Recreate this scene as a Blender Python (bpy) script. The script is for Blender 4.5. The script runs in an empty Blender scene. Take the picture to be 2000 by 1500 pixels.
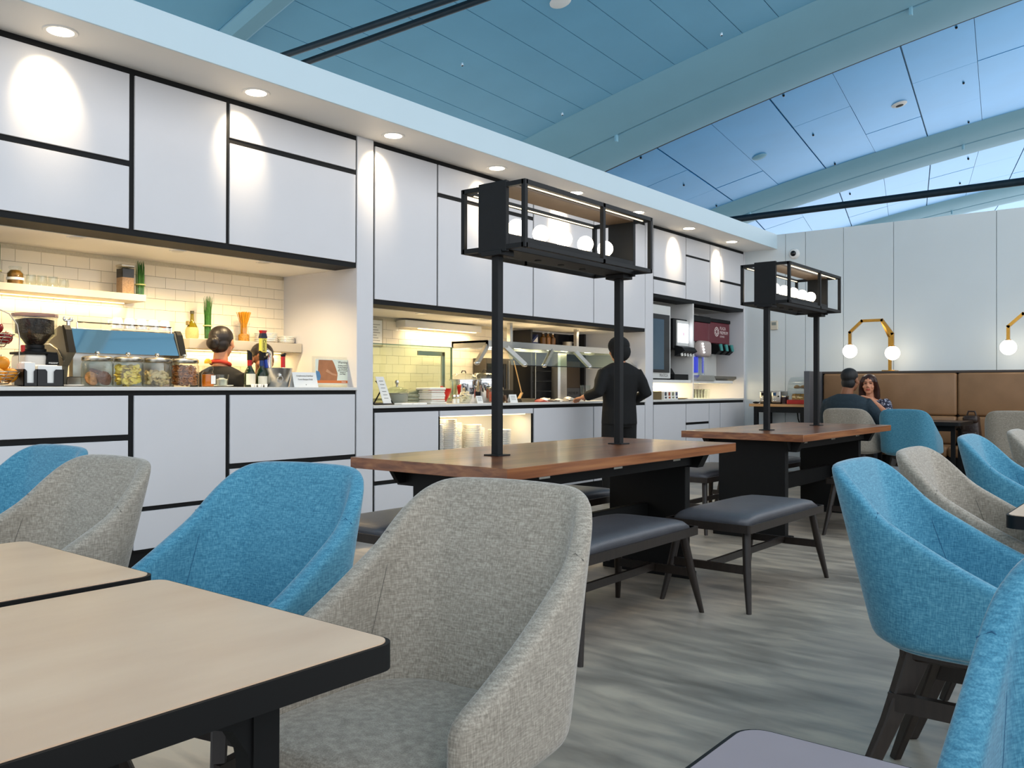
import bpy, bmesh, math, random
import numpy as np
from mathutils import Vector, Matrix
random.seed(7)
S = bpy.context.scene
COL = S.collection
PI = math.pi

# ------------------------------------------------------------------ camera
YAW, PITCH, ROLL, FPX = 0.67391, 0.004486, 0.001951, 1687.3
_fw = Vector((math.cos(YAW)*math.cos(PITCH), math.sin(YAW)*math.cos(PITCH), math.sin(PITCH)))
_r = Vector((math.sin(YAW), -math.cos(YAW), 0.0))
_u = _r.cross(_fw)
_r2 = _r*math.cos(ROLL) + _u*math.sin(ROLL)
_u2 = _u*math.cos(ROLL) - _r*math.sin(ROLL)
cam = bpy.data.objects.new('camera', bpy.data.cameras.new('camera'))
COL.objects.link(cam)
cam.matrix_world = Matrix(((_r2.x, _u2.x, -_fw.x, 0.0), (_r2.y, _u2.y, -_fw.y, 0.0),
                           (_r2.z, _u2.z, -_fw.z, 1.10), (0, 0, 0, 1)))
cam.data.sensor_width = 36.0
cam.data.lens = 36.0*FPX/2000.0
cam.data.clip_start = 0.02
cam.data.clip_end = 300
S.camera = cam

# ------------------------------------------------------------------ world, exposure
W = bpy.data.worlds.new('daylight'); S.world = W
W.use_nodes = True
bg = W.node_tree.nodes['Background']
bg.inputs[0].default_value = (0.88, 0.935, 1.0, 1)
bg.inputs[1].default_value = 1.35
S.view_settings.view_transform = 'Standard'
S.view_settings.look = 'None'
S.view_settings.exposure = 0.62
S.view_settings.gamma = 1.0
S.view_settings.use_curve_mapping = False

# ------------------------------------------------------------------ helpers
def lin(c):
    if isinstance(c, str):
        c = c.lstrip('#')
        v = [int(c[i:i+2], 16)/255.0 for i in (0, 2, 4)]
        return tuple((x/12.92 if x <= 0.04045 else ((x+0.055)/1.055)**2.4) for x in v)
    return tuple(c)

MATS = {}
def M(name, col='#808080', rough=0.5, metal=0.0, noise=None, bump=None, coat=0.0, trans=0.0,
      ior=1.45, emit=None, estr=0.0, stretch=(1, 1, 1), col2=None, sheen=0.0, alpha=1.0, spec=None):
    if name in MATS:
        return MATS[name]
    m = bpy.data.materials.new(name); m.use_nodes = True
    nt = m.node_tree; b = nt.nodes['Principled BSDF']
    c = lin(col)
    b.inputs['Base Color'].default_value = (*c, 1)
    b.inputs['Roughness'].default_value = rough
    b.inputs['Metallic'].default_value = metal
    b.inputs['Coat Weight'].default_value = coat
    b.inputs['Transmission Weight'].default_value = trans
    b.inputs['IOR'].default_value = ior
    b.inputs['Sheen Weight'].default_value = sheen
    b.inputs['Alpha'].default_value = alpha
    if spec is not None:
        b.inputs['Specular IOR Level'].default_value = spec
    if emit is not None:
        b.inputs['Emission Color'].default_value = (*lin(emit), 1)
        b.inputs['Emission Strength'].default_value = estr
    if noise or bump:
        tc = nt.nodes.new('ShaderNodeTexCoord'); mp = nt.nodes.new('ShaderNodeMapping')
        nt.links.new(tc.outputs['Object'], mp.inputs[0]); mp.inputs['Scale'].default_value = stretch
    if noise:
        n = nt.nodes.new('ShaderNodeTexNoise'); n.inputs['Scale'].default_value = noise[0]
        n.inputs['Detail'].default_value = 5
        nt.links.new(mp.outputs[0], n.inputs['Vector'])
        r = nt.nodes.new('ShaderNodeValToRGB')
        c2 = lin(col2) if col2 else tuple(x*(1-noise[1]) for x in c)
        r.color_ramp.elements[0].color = (*c2, 1); r.color_ramp.elements[0].position = 0.32
        r.color_ramp.elements[1].color = (*c, 1); r.color_ramp.elements[1].position = 0.68
        nt.links.new(n.outputs['Fac'], r.inputs[0]); nt.links.new(r.outputs[0], b.inputs['Base Color'])
    if bump:
        n2 = nt.nodes.new('ShaderNodeTexNoise'); n2.inputs['Scale'].default_value = bump[0]
        nt.links.new(mp.outputs[0], n2.inputs['Vector'])
        bp = nt.nodes.new('ShaderNodeBump'); bp.inputs['Strength'].default_value = bump[1]
        bp.inputs['Distance'].default_value = 0.01
        nt.links.new(n2.outputs['Fac'], bp.inputs['Height']); nt.links.new(bp.outputs[0], b.inputs['Normal'])
    MATS[name] = m
    return m

def fabric(name, ca, cb, cc):
    m = bpy.data.materials.new(name); m.use_nodes = True; nt = m.node_tree; b = nt.nodes['Principled BSDF']
    tc = nt.nodes.new('ShaderNodeTexCoord')
    outs = []
    for sc in ((60, 60, 360), (360, 360, 60)):
        mp = nt.nodes.new('ShaderNodeMapping'); mp.inputs['Scale'].default_value = sc
        nt.links.new(tc.outputs['Object'], mp.inputs[0])
        n = nt.nodes.new('ShaderNodeTexNoise'); n.inputs['Scale'].default_value = 1.0; n.inputs['Detail'].default_value = 3
        nt.links.new(mp.outputs[0], n.inputs['Vector']); outs.append(n.outputs['Fac'])
    add = nt.nodes.new('ShaderNodeMath'); add.operation = 'ADD'
    nt.links.new(outs[0], add.inputs[0]); nt.links.new(outs[1], add.inputs[1])
    mul = nt.nodes.new('ShaderNodeMath'); mul.operation = 'MULTIPLY'; mul.inputs[1].default_value = 0.5
    nt.links.new(add.outputs[0], mul.inputs[0])
    r = nt.nodes.new('ShaderNodeValToRGB'); e = r.color_ramp.elements
    e[0].position = 0.36; e[0].color = (*lin(ca), 1); e[1].position = 0.64; e[1].color = (*lin(cc), 1)
    k = e.new(0.5); k.color = (*lin(cb), 1)
    nt.links.new(mul.outputs[0], r.inputs[0]); nt.links.new(r.outputs[0], b.inputs['Base Color'])
    bp = nt.nodes.new('ShaderNodeBump'); bp.inputs['Strength'].default_value = 0.12; bp.inputs['Distance'].default_value = 0.002
    nt.links.new(mul.outputs[0], bp.inputs['Height']); nt.links.new(bp.outputs[0], b.inputs['Normal'])
    b.inputs['Roughness'].default_value = 0.85; b.inputs['Sheen Weight'].default_value = 0.35
    b.inputs['Sheen Roughness'].default_value = 0.4
    MATS[name] = m
    return m

def nb():
    return bmesh.new()

def box(bm, x0, x1, y0, y1, z0, z1, bev=0.0, seg=1):
    vs = [bm.verts.new((x, y, z)) for z in (z0, z1) for y in (y0, y1) for x in (x0, x1)]
    fs = [(0, 2, 3, 1), (4, 5, 7, 6), (0, 1, 5, 4), (2, 6, 7, 3), (0, 4, 6, 2), (1, 3, 7, 5)]
    faces = [bm.faces.new([vs[i] for i in f]) for f in fs]
    if bev > 0:
        es = list({e for f in faces for e in f.edges})
        bmesh.ops.bevel(bm, geom=es, offset=bev, segments=seg, affect='EDGES', profile=0.5)
    return vs

def prism(bm, poly, axis, a0, a1):
    """extrude a 2D polygon along axis 0/1/2; poly holds the other two coordinates in order"""
    def mk(p, a):
        if axis == 0: return (a, p[0], p[1])
        if axis == 1: return (p[0], a, p[1])
        return (p[0], p[1], a)
    A = [bm.verts.new(mk(p, a0)) for p in poly]; B = [bm.verts.new(mk(p, a1)) for p in poly]
    n = len(poly)
    fs = [bm.faces.new(A[::-1]), bm.faces.new(B)]
    for i in range(n):
        fs.append(bm.faces.new((A[i], A[(i+1) % n], B[(i+1) % n], B[i])))
    return fs

def lathe(bm, prof, c=(0, 0, 0), seg=16):
    rings = []
    for r, z in prof:
        if r < 1e-5:
            rings.append([bm.verts.new((c[0], c[1], c[2]+z))])
        else:
            rings.append([bm.verts.new((c[0]+r*math.cos(2*PI*i/seg), c[1]+r*math.sin(2*PI*i/seg), c[2]+z)) for i in range(seg)])
    for a, b in zip(rings[:-1], rings[1:]):
        for i in range(seg):
            j = (i+1) % seg
            if len(a) == 1 and len(b) == 1: continue
            if len(a) == 1: bm.faces.new((a[0], b[i], b[j]))
            elif len(b) == 1: bm.faces.new((a[i], a[j], b[0]))
            else: bm.faces.new((a[i], a[j], b[j], b[i]))
    for ring, flip in ((rings[0], True), (rings[-1], False)):
        if len(ring) > 1:
            bm.faces.new(ring[::-1] if flip else ring)

def ell(bm, c, r, seg=14, rings=9, mat=None):
    if isinstance(r, (int, float)): r = (r, r, r)
    prof = []
    R = []
    for k in range(rings+1):
        a = PI*k/rings
        if k in (0, rings):
            R.append([(0, 0, -math.cos(a))])
        else:
            R.append([(math.sin(a)*math.cos(2*PI*i/seg), math.sin(a)*math.sin(2*PI*i/seg), -math.cos(a)) for i in range(seg)])
    VV = []
    for ring in R:
        row = []
        for q in ring:
            v = Vector((q[0]*r[0], q[1]*r[1], q[2]*r[2]))
            if mat is not None: v = mat @ v
            row.append(bm.verts.new(v+Vector(c)))
        VV.append(row)
    for a, b in zip(VV[:-1], VV[1:]):
        for i in range(seg):
            j = (i+1) % seg
            if len(a) == 1: bm.faces.new((a[0], b[j], b[i]))
            elif len(b) == 1: bm.faces.new((a[i], a[j], b[0]))
            else: bm.faces.new((a[i], a[j], b[j], b[i]))

def tube(bm, pts, r, seg=8, closed=False, flat=1.0):
    pts = [Vector(p) for p in pts]; n = len(pts)
    rr = r if isinstance(r, (list, tuple)) else [r]*n
    rings = []; up = None
    for i, p in enumerate(pts):
        if closed: t = pts[(i+1) % n]-pts[i-1]
        elif i == 0: t = pts[1]-p
        elif i == n-1: t = p-pts[i-1]
        else: t = (pts[i+1]-p).normalized()+(p-pts[i-1]).normalized()
        t.normalize()
        if up is None:
            up = Vector((0, 0, 1)) if abs(t.z) < 0.9 else Vector((0, 1, 0))
        x = up.cross(t).normalized(); y = t.cross(x).normalized(); up = y
        rings.append([bm.verts.new(p+(x*math.cos(2*PI*k/seg)+y*math.sin(2*PI*k/seg)*flat)*rr[i]) for k in range(seg)])
    m = n if closed else n-1
    for i in range(m):
        a, b = rings[i], rings[(i+1) % n]
        for k in range(seg):
            j = (k+1) % seg
            bm.faces.new((a[k], a[j], b[j], b[k]))
    if not closed:
        bm.faces.new(rings[0][::-1]); bm.faces.new(rings[-1])

def bar(bm, p0, p1, w0, w1=None, up=(0, 0, 1)):
    """square-section tapered bar"""
    p0, p1 = Vector(p0), Vector(p1); w1 = w0 if w1 is None else w1
    if not isinstance(w0, (tuple, list)): w0 = (w0, w0)
    if not isinstance(w1, (tuple, list)): w1 = (w1, w1)
    t = (p1-p0).normalized(); up = Vector(up)
    if abs(t.dot(up)) > 0.95: up = Vector((0, 1, 0))
    x = up.cross(t).normalized(); y = t.cross(x)
    A = [bm.verts.new(p0+x*sx*w0[0]/2+y*sy*w0[1]/2) for sx, sy in ((-1, -1), (1, -1), (1, 1), (-1, 1))]
    B = [bm.verts.new(p1+x*sx*w1[0]/2+y*sy*w1[1]/2) for sx, sy in ((-1, -1), (1, -1), (1, 1), (-1, 1))]
    bm.faces.new(A[::-1]); bm.faces.new(B)
    for i in range(4):
        j = (i+1) % 4; bm.faces.new((A[i], A[j], B[j], B[i]))

def loft(bm, rings):
    """rings: (cx, cy, cz, rx, ry) horizontal ellipses, capped"""
    seg = 20; VV = []
    for cx, cy, cz, rx, ry in rings:
        VV.append([bm.verts.new((cx+rx*math.cos(2*PI*i/seg), cy+ry*math.sin(2*PI*i/seg), cz)) for i in range(seg)])
    for a, b in zip(VV[:-1], VV[1:]):
        for i in range(seg):
            j = (i+1) % seg; bm.faces.new((a[i], a[j], b[j], b[i]))
    bm.faces.new(VV[0][::-1]); bm.faces.new(VV[-1])

def rrect(x0, x1, y0, y1, r, n=5):
    out = []
    for cx, cy, a0 in ((x1-r, y1-r, 0), (x0+r, y1-r, 90), (x0+r, y0+r, 180), (x1-r, y0+r, 270)):
        for k in range(n+1):
            a = math.radians(a0+90*k/n); out.append((cx+r*math.cos(a), cy+r*math.sin(a)))
    return out

def wmat(o):
    m = Matrix.Identity(4)
    while o is not None:
        m = o.matrix_basis @ m; o = o.parent
    return m

def mesh_of(name, bm, smooth=None, recalc=True):
    if recalc: bmesh.ops.recalc_face_normals(bm, faces=bm.faces[:])
    me = bpy.data.meshes.new(name); bm.to_mesh(me); bm.free()
    if smooth is not None:
        me.shade_smooth()
        if smooth < 180: me.set_sharp_from_angle(angle=math.radians(smooth))
    return me

def obj(name, bm, mat, parent=None, smooth=None, label=None, world=False, kind=None):
    me = bm if isinstance(bm, bpy.types.Mesh) else mesh_of(name, bm, smooth)
    if world and parent is not None:
        me.transform(wmat(parent).inverted())
    if mat is not None and not me.materials:
        for x in (mat if isinstance(mat, (list, tuple)) else [mat]):
            me.materials.append(x)
    o = bpy.data.objects.new(name, me); COL.objects.link(o)
    if parent is not None: o.parent = parent
    if label: o['label'] = label
    if kind: o['kind'] = kind
    return o

def thing(name, label, cat, loc=(0, 0, 0), rotz=0.0, group=None):
    o = bpy.data.objects.new(name, None); COL.objects.link(o)
    o.empty_display_size = 0.05
    o.location = loc; o.rotation_euler = (0, 0, rotz)
    o['label'] = label; o['category'] = cat
    if group: o['group'] = group
    return o

def tag(o, label, cat, group=None):
    o['label'] = label; o['category'] = cat
    if group: o['group'] = group
    return o

def base_at(o, loc):
    """move a one-mesh thing's origin to loc (mesh given in world coordinates)"""
    o.data.transform(Matrix.Translation(-Vector(loc))); o.location = loc
    return o

def struct(name, bm=None, mat=None, parent=None, smooth=None):
    if bm is None:
        o = bpy.data.objects.new(name, None); COL.objects.link(o)
    else:
        o = obj(name, bm, mat, parent, smooth)
    if parent is None: o['kind'] = 'structure'
    return o

def dup(root, loc, rotz=None, label=None, group=None):
    r = root.copy(); COL.objects.link(r); r.location = loc
    if rotz is not None: r.rotation_euler = (0, 0, rotz)
    if label: r['label'] = label
    if group: r['group'] = group
    for ch in list(root.children):
        c = ch.copy(); COL.objects.link(c); c.parent = r
        for g in list(ch.children):
            d = g.copy(); COL.objects.link(d); d.parent = c
    return r

def light(name, kind, loc, energy, color, parent=None, target=None, size=0.1, size_y=None, angle=60, blend=0.3):
    l = bpy.data.lights.new(name, kind); l.energy = energy; l.color = color
    if kind == 'SPOT':
        l.spot_size = math.radians(angle); l.spot_blend = blend; l.shadow_soft_size = size
    elif kind == 'AREA':
        l.size = size
        if size_y: l.shape = 'RECTANGLE'; l.size_y = size_y
    else:
        l.shadow_soft_size = size
    o = bpy.data.objects.new(name, l); COL.objects.link(o)
    o.location = loc
    if target is not None:
        d = Vector(target)-Vector(loc)
        o.rotation_euler = d.to_track_quat('-Z', 'Y').to_euler()
    if parent is not None:
        o.parent = parent
        o.matrix_parent_inverse = wmat(parent).inverted()
    return o

def text(body, size, mat, parent, origin, xdir, ydir, name='lettering', align='CENTER', depth=0.0006):
    cu = bpy.data.curves.new('t', 'FONT'); cu.body = body; cu.size = size; cu.align_x = align; cu.align_y = 'CENTER'
    cu.extrude = depth; cu.resolution_u = 2; cu.space_line = 0.95
    t = bpy.data.objects.new('t', cu); COL.objects.link(t)
    dg = bpy.context.evaluated_depsgraph_get()
    me = bpy.data.meshes.new_from_object(t.evaluated_get(dg))
    bpy.data.objects.remove(t); bpy.data.curves.remove(cu)
    x = Vector(xdir).normalized(); y = Vector(ydir).normalized(); z = x.cross(y)
    o = Vector(origin)
    me.transform(Matrix(((x.x, y.x, z.x, o.x), (x.y, y.y, z.y, o.y), (x.z, y.z, z.z, o.z), (0, 0, 0, 1))))
    me.materials.clear()
    return obj(name, me, mat, parent, world=True)

ORD = ['first', 'second', 'third', 'fourth', 'fifth', 'sixth', 'seventh', 'eighth', 'ninth', 'tenth']

# ------------------------------------------------------------------ materials
WHITE = M('white_laminate', '#d4d4d7', 0.42, noise=(3, 0.03), bump=(120, 0.02))
PAINT = M('white_paint', '#e6e4e0', 0.6, noise=(2, 0.02))
BLACK = M('black_laminate', '#0b0c0d', 0.6, noise=(8, 0.15), spec=0.3)
BLKMET = M('black_powder_metal', '#101214', 0.55, 0.1, noise=(40, 0.2), bump=(300, 0.05), spec=0.35)
QUARTZ = M('pale_quartz', '#d9d8d4', 0.3, noise=(60, 0.05))
TILE = M('cream_glazed_tile', '#f1e6cf', 0.14, noise=(5, 0.04))
GROUT = M('grout', '#e6d9bb', 0.9, noise=(80, 0.1))
STEEL = M('brushed_steel', '#c9c7c2', 0.28, 1.0, noise=(30, 0.12), stretch=(1, 1, 12))
CHROME = M('chrome', '#e8e8e8', 0.08, 1.0, noise=(4, 0.03))
BRASS = M('brass', '#b98a3e', 0.26, 1.0, noise=(12, 0.12))
DARKWOOD = M('dark_stained_wood', '#2b231e', 0.42, noise=(6, 0.35), stretch=(12, 12, 1.5))
LEATHER = M('charcoal_leather', '#515257', 0.4, noise=(10, 0.15), bump=(160, 0.12))
TANLEATHER = M('tan_leather', '#96714f', 0.42, noise=(5, 0.15), bump=(140, 0.12))
CHINA = M('white_china', '#f3f0ea', 0.18, noise=(3, 0.02))
BLUEF = fabric('blue_linen', '#2f6d88', '#43859f', '#5f9cb2')
GREYF = fabric('grey_linen', '#7d766a', '#958d80', '#aea698')
CEIL = M('blue_grey_metal_panel', '#7cbcdd', 0.3, 0.32, noise=(1.2, 0.06))
CEILB = M('blue_lit_metal_panel', '#3aa2df', 0.3, 0.5, noise=(1.2, 0.08), coat=0.22)  # ceiling metal again, with the stronger blue light of these bays in its colour
CEILB.node_tree.nodes['Principled BSDF'].inputs['Coat Roughness'].default_value = 0.22
RIBM = M('blue_grey_rib_paint', '#86b6ca', 0.55, 0.1, noise=(1.5, 0.05))
SKIN = M('skin', '#c58a68', 0.55, noise=(20, 0.08))
SKIN2 = M('brown_skin', '#8a5a3e', 0.55, noise=(20, 0.08))
HAIR = M('dark_hair', '#1d1512', 0.45, noise=(60, 0.4), stretch=(1, 1, 0.15))
BROWNHAIR = M('brown_hair', '#3a1c14', 0.4, noise=(50, 0.4), stretch=(1, 1, 0.15))
BLKCLOTH = M('black_cloth', '#0b0c0d', 0.85, noise=(40, 0.2), bump=(30, 0.15))
GLOBE = M('opal_globe', '#fff6e6', 0.3, emit='#fff1d8', estr=4.5, noise=(2, 0.01))
LENS = M('lamp_lens', '#fff6e6', 0.3, emit='#ffedd0', estr=9.0, noise=(2, 0.01))
LED = M('led_strip', '#fff0d0', 0.3, emit='#ffd994', estr=3.0, noise=(2, 0.01))
PAPER = M('white_paper', '#f2f1ec', 0.7, noise=(20, 0.03))
INK = M('grey_ink', '#6d6a66', 0.8, noise=(20, 0.05))

def glass_mat(name, col, rough=0.02, mixf=0.86):
    """thin clear glass: mostly see-through, with real reflections"""
    m = bpy.data.materials.new(name); m.use_nodes = True; nt = m.node_tree
    nt.nodes.remove(nt.nodes['Principled BSDF'])
    out = nt.nodes['Material Output']
    tr = nt.nodes.new('ShaderNodeBsdfTransparent'); tr.inputs[0].default_value = (*lin(col), 1)
    gl = nt.nodes.new('ShaderNodeBsdfGlossy'); gl.inputs['Roughness'].default_value = rough
    lw = nt.nodes.new('ShaderNodeLayerWeight'); lw.inputs[0].default_value = 0.5
    pw = nt.nodes.new('ShaderNodeMath'); pw.operation = 'POWER'; pw.inputs[1].default_value = 4.0
    nt.links.new(lw.outputs['Facing'], pw.inputs[0])
    ma = nt.nodes.new('ShaderNodeMath'); ma.operation = 'MULTIPLY_ADD'
    ma.inputs[1].default_value = 0.4; ma.inputs[2].default_value = 0.035
    nt.links.new(pw.outputs[0], ma.inputs[0])
    mx = nt.nodes.new('ShaderNodeMixShader')
    nt.links.new(ma.outputs[0], mx.inputs[0]); nt.links.new(tr.outputs[0], mx.inputs[1]); nt.links.new(gl.outputs[0], mx.inputs[2])
    nt.links.new(mx.outputs[0], out.inputs[0])
    MATS[name] = m
    return m
GLASS = glass_mat('clear_glass', '#fafcfa')
GREENGLASS = glass_mat('greenish_glass', '#eaf2e8')
ACRYLIC = glass_mat('clear_acrylic', '#f3f7f7')
BOTTLEG = glass_mat('green_bottle_glass', '#3f6a2a')

def wood(name, ca, cb, cc, ax=0, rough=0.3, coat=0.3):
    m = bpy.data.materials.new(name); m.use_nodes = True; nt = m.node_tree; b = nt.nodes['Principled BSDF']
    tc = nt.nodes.new('ShaderNodeTexCoord'); mp = nt.nodes.new('ShaderNodeMapping')
    sc = [7, 7, 40]; sc[ax] = 1.3
    mp.inputs['Scale'].default_value = sc
    nt.links.new(tc.outputs['Object'], mp.inputs[0])
    n = nt.nodes.new('ShaderNodeTexNoise'); n.inputs['Scale'].default_value = 1.2; n.inputs['Detail'].default_value = 7
    n.inputs['Distortion'].default_value = 0.6
    nt.links.new(mp.outputs[0], n.inputs['Vector'])
    r = nt.nodes.new('ShaderNodeValToRGB'); e = r.color_ramp.elements
    e[0].position = 0.3; e[0].color = (*lin(ca), 1); e[1].position = 0.7; e[1].color = (*lin(cc), 1)
    k = e.new(0.5); k.color = (*lin(cb), 1)
    nt.links.new(n.outputs['Fac'], r.inputs[0]); nt.links.new(r.outputs[0], b.inputs['Base Color'])
    b.inputs['Roughness'].default_value = rough; b.inputs['Coat Weight'].default_value = coat
    b.inputs['Coat Roughness'].default_value = 0.12
    MATS[name] = m
    return m
WALNUT = wood('walnut_veneer', '#63351b', '#864f2a', '#a0683c', 0, 0.32, 0.5)
OAK = wood('oak_top', '#a87a4a', '#bf8f5c', '#d0a572', 1, 0.4, 0.1)

def floor_mat():
    m = bpy.data.materials.new('grey_vinyl_floor'); m.use_nodes = True; nt = m.node_tree; b = nt.nodes['Principled BSDF']
    tc = nt.nodes.new('ShaderNodeTexCoord')
    def noise(sc, scale, det):
        mp = nt.nodes.new('ShaderNodeMapping'); mp.inputs['Scale'].default_value = sc
        mp.inputs['Rotation'].default_value = (0, 0, math.radians(-8))
        nt.links.new(tc.outputs['Object'], mp.inputs[0])
        n = nt.nodes.new('ShaderNodeTexNoise'); n.inputs['Scale'].default_value = scale; n.inputs['Detail'].default_value = det
        n.inputs['Distortion'].default_value = 0.4
        nt.links.new(mp.outputs[0], n.inputs['Vector']); return n.outputs['Fac']
    a = noise((9.0, 2.4, 1), 1.1, 6); c = noise((1.4, 0.8, 1), 0.9, 3)
    mx = nt.nodes.new('ShaderNodeMath'); mx.operation = 'ADD'
    nt.links.new(a, mx.inputs[0]); nt.links.new(c, mx.inputs[1])
    ml = nt.nodes.new('ShaderNodeMath'); ml.operation = 'MULTIPLY'; ml.inputs[1].default_value = 0.5
    nt.links.new(mx.outputs[0], ml.inputs[0])
    r = nt.nodes.new('ShaderNodeValToRGB'); e = r.color_ramp.elements
    e[0].position = 0.38; e[0].color = (*lin('#7c766c'), 1); e[1].position = 0.62; e[1].color = (*lin('#c2b7a5'), 1)
    k = e.new(0.5); k.color = (*lin('#9e968a'), 1)
    nt.links.new(ml.outputs[0], r.inputs[0]); nt.links.new(r.outputs[0], b.inputs['Base Color'])
    rr = nt.nodes.new('ShaderNodeMath'); rr.operation = 'MULTIPLY_ADD'; rr.inputs[1].default_value = 0.25; rr.inputs[2].default_value = 0.22
    nt.links.new(a, rr.inputs[0]); nt.links.new(rr.outputs[0], b.inputs['Roughness'])
    return m
FLOORM = floor_mat()

# ------------------------------------------------------------------ big structure
XE = 11.31      # end partition
YB = 4.92       # front of the bar wall
YT = 5.81       # tiled wall behind the bar
bm = nb(); box(bm, -9, 34, -11, 15, -0.12, 0.0); struct('floor', bm, FLOORM)

# ceiling: arched bays of metal panels between wide ribs
def hgt(b): return 5.0+0.29*b-0.0085*b*b
class Arc:
    def __init__(s, x, y, ang, dz=0.0):
        s.p = Vector((x, y)); a = math.radians(ang); s.d = Vector((math.sin(a), -math.cos(a))); s.dz = dz
    def pt(s, b): q = s.p+s.d*b; return Vector((q.x, q.y, hgt(b)+s.dz))
def lerp(a, b, t): return a+(b-a)*t
A_m = Arc(-9, 6.9, -4); A0L = Arc(5.25, 7.9, 2.0); A0R = Arc(5.58, 7.92, 2.2)
A1L = Arc(10.81, 8.33, 6, 0.05); A1R = Arc(12.83, 7.98, 6)
A2L = Arc(17.66, 8.74, 12.8); A2R = Arc(19.6, 9.12, 13)
A3L = Arc(24.4, 10.3, 17); A3R = Arc(26.3, 10.7, 17.3); A4L = Arc(33.0, 12.6, 22)
ceil = struct('ceiling')
BMIN, BMAX = -3.9, 8.6  # vault cut short out of view, letting daylight onto the foreground
def ceil_panel(L, R, b0, b1, f0, f1, g=0.006, th=0.03, dz=0.0, nb_=1, mat=None):
    bm = nb(); rows = []
    for k in range(nb_+1):
        b = lerp(b0+g, b1-g, k/nb_)
        p, q = L.pt(b), R.pt(b); w = (q-p).length
        a = p.lerp(q, f0)+(q-p)/w*g; c = p.lerp(q, f1)-(q-p)/w*g
        a.z += dz; c.z += dz
        rows.append([bm.verts.new(v) for v in (a, c, c+Vector((0, 0, th)), a+Vector((0, 0, th)))])
    for r0, r1 in zip(rows[:-1], rows[1:]):
        for i in range(4):
            j = (i+1) % 4; bm.faces.new((r0[i], r1[i], r1[j], r0[j]))
    bm.faces.new(rows[0]); bm.faces.new(rows[-1][::-1])
    obj('ceiling_panel', bm, mat or CEIL, ceil)
def ceil_back(L, R):
    bm = nb(); rows = []
    for k in range(23):
        b = lerp(BMIN, BMAX, k/22)
        rows.append([bm.verts.new(v.pt(b)+Vector((0, 0, 0.035))) for v in (L, R)])
    for a, c in zip(rows[:-1], rows[1:]): bm.faces.new((a[0], a[1], c[1], c[0]))
    obj('backing', bm, RIBM, ceil)
ceil_back(A_m, A0L)
for L, R in ((A0R, A1L), (A1R, A2L), (A2R, A3L), (A3R, A4L)): ceil_back(L, R)
b = BMIN
while b < BMAX-0.3:                       # the long strips over the middle of the room
    e = min(b+0.49, BMAX); ceil_panel(A0R, A1L, b, e, 0, 1, g=0.005); b = e
for k in range(8):
    ceil_panel(A_m, A0L, lerp(BMIN, BMAX, k/8), lerp(BMIN, BMAX, (k+1)/8), 0, 1, nb_=4)
for L, R in ((A1R, A2L), (A2R, A3L), (A3R, A4L)):
    b = 0.73-1.92*2-0.5
    b = 0.73-1.92*2
    while b < BMAX-0.4:
        for hb in (0, 0.96):
            for f0, f1 in ((0, 0.37), (0.37, 0.73), (0.73, 1.0)):
                if b+hb+0.96 < BMAX+0.6:
                    ceil_panel(L, R, b+hb+(0.008 if hb == 0 else 0), b+hb+0.96-(0.008 if hb else 0), f0, f1, g=0.0035, dz=random.uniform(-0.004, 0.004), nb_=2, mat=CEILB)
        b += 1.92
def rib(L, R, sec, name='rib', mats=RIBM):
    """sec: (fraction across, height offset) open profile swept along the arch"""
    bm = nb(); rows = []
    for k in range(41):
        b = lerp(BMIN, BMAX, k/40); p, q = L.pt(b), R.pt(b)
        lo = [bm.verts.new(p.lerp(q, f)+Vector((0, 0, dz))) for f, dz in sec]
        rows.append(lo)
    n = len(sec)
    for a, c in zip(rows[:-1], rows[1:]):
        for i in range(n):
            j = (i+1) % n; bm.faces.new((a[i], a[j], c[j], c[i]))
    bm.faces.new(rows[0]); bm.faces.new(rows[-1][::-1])
    return obj(name, bm, mats, ceil, smooth=35)
GAPM = M('black_shadow_gap', '#0b1118', 0.8, noise=(10, 0.2))
rib(A0L, A0R, [(0, 0.06), (0, -0.02), (0.25, -0.09), (0.75, -0.09), (1, -0.02), (1, 0.06)])
for L, R in ((A1L, A1R), (A2L, A2R), (A3L, A3R)):
    rib(L, R, [(0.0, 0.10), (0.0, 0.0), (0.08, -0.07), (0.2, -0.13), (0.42, -0.16), (0.42, 0.10)])
    rib(L, R, [(0.42, 0.10), (0.42, -0.05), (0.44, -0.05), (0.44, 0.10)], 'rib_groove', GAPM)
    rib(L, R, [(0.44, 0.10), (0.44, -0.17), (0.6, -0.2), (0.76, -0.2), (0.9, -0.16), (0.9, 0.10)])
    rib(L, R, [(0.9, 0.10), (0.9, -0.15), (0.955, -0.12), (0.955, 0.10)], 'rib_shadow_gap', GAPM)
    rib(L, R, [(0.955, 0.10), (0.955, -0.09), (1.0, -0.02), (1.0, 0.10)], 'rib_edge_trim')
    for bb in (0.9, 5.2):
        bm = nb(); p = L.pt(bb).lerp(R.pt(bb), 0.43)
        box(bm, p.x-0.03, p.x+0.03, p.y-0.02, p.y+0.02, p.z-0.26, p.z, bev=0.004); obj('rib_bracket', bm, RIBM, ceil)

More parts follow.
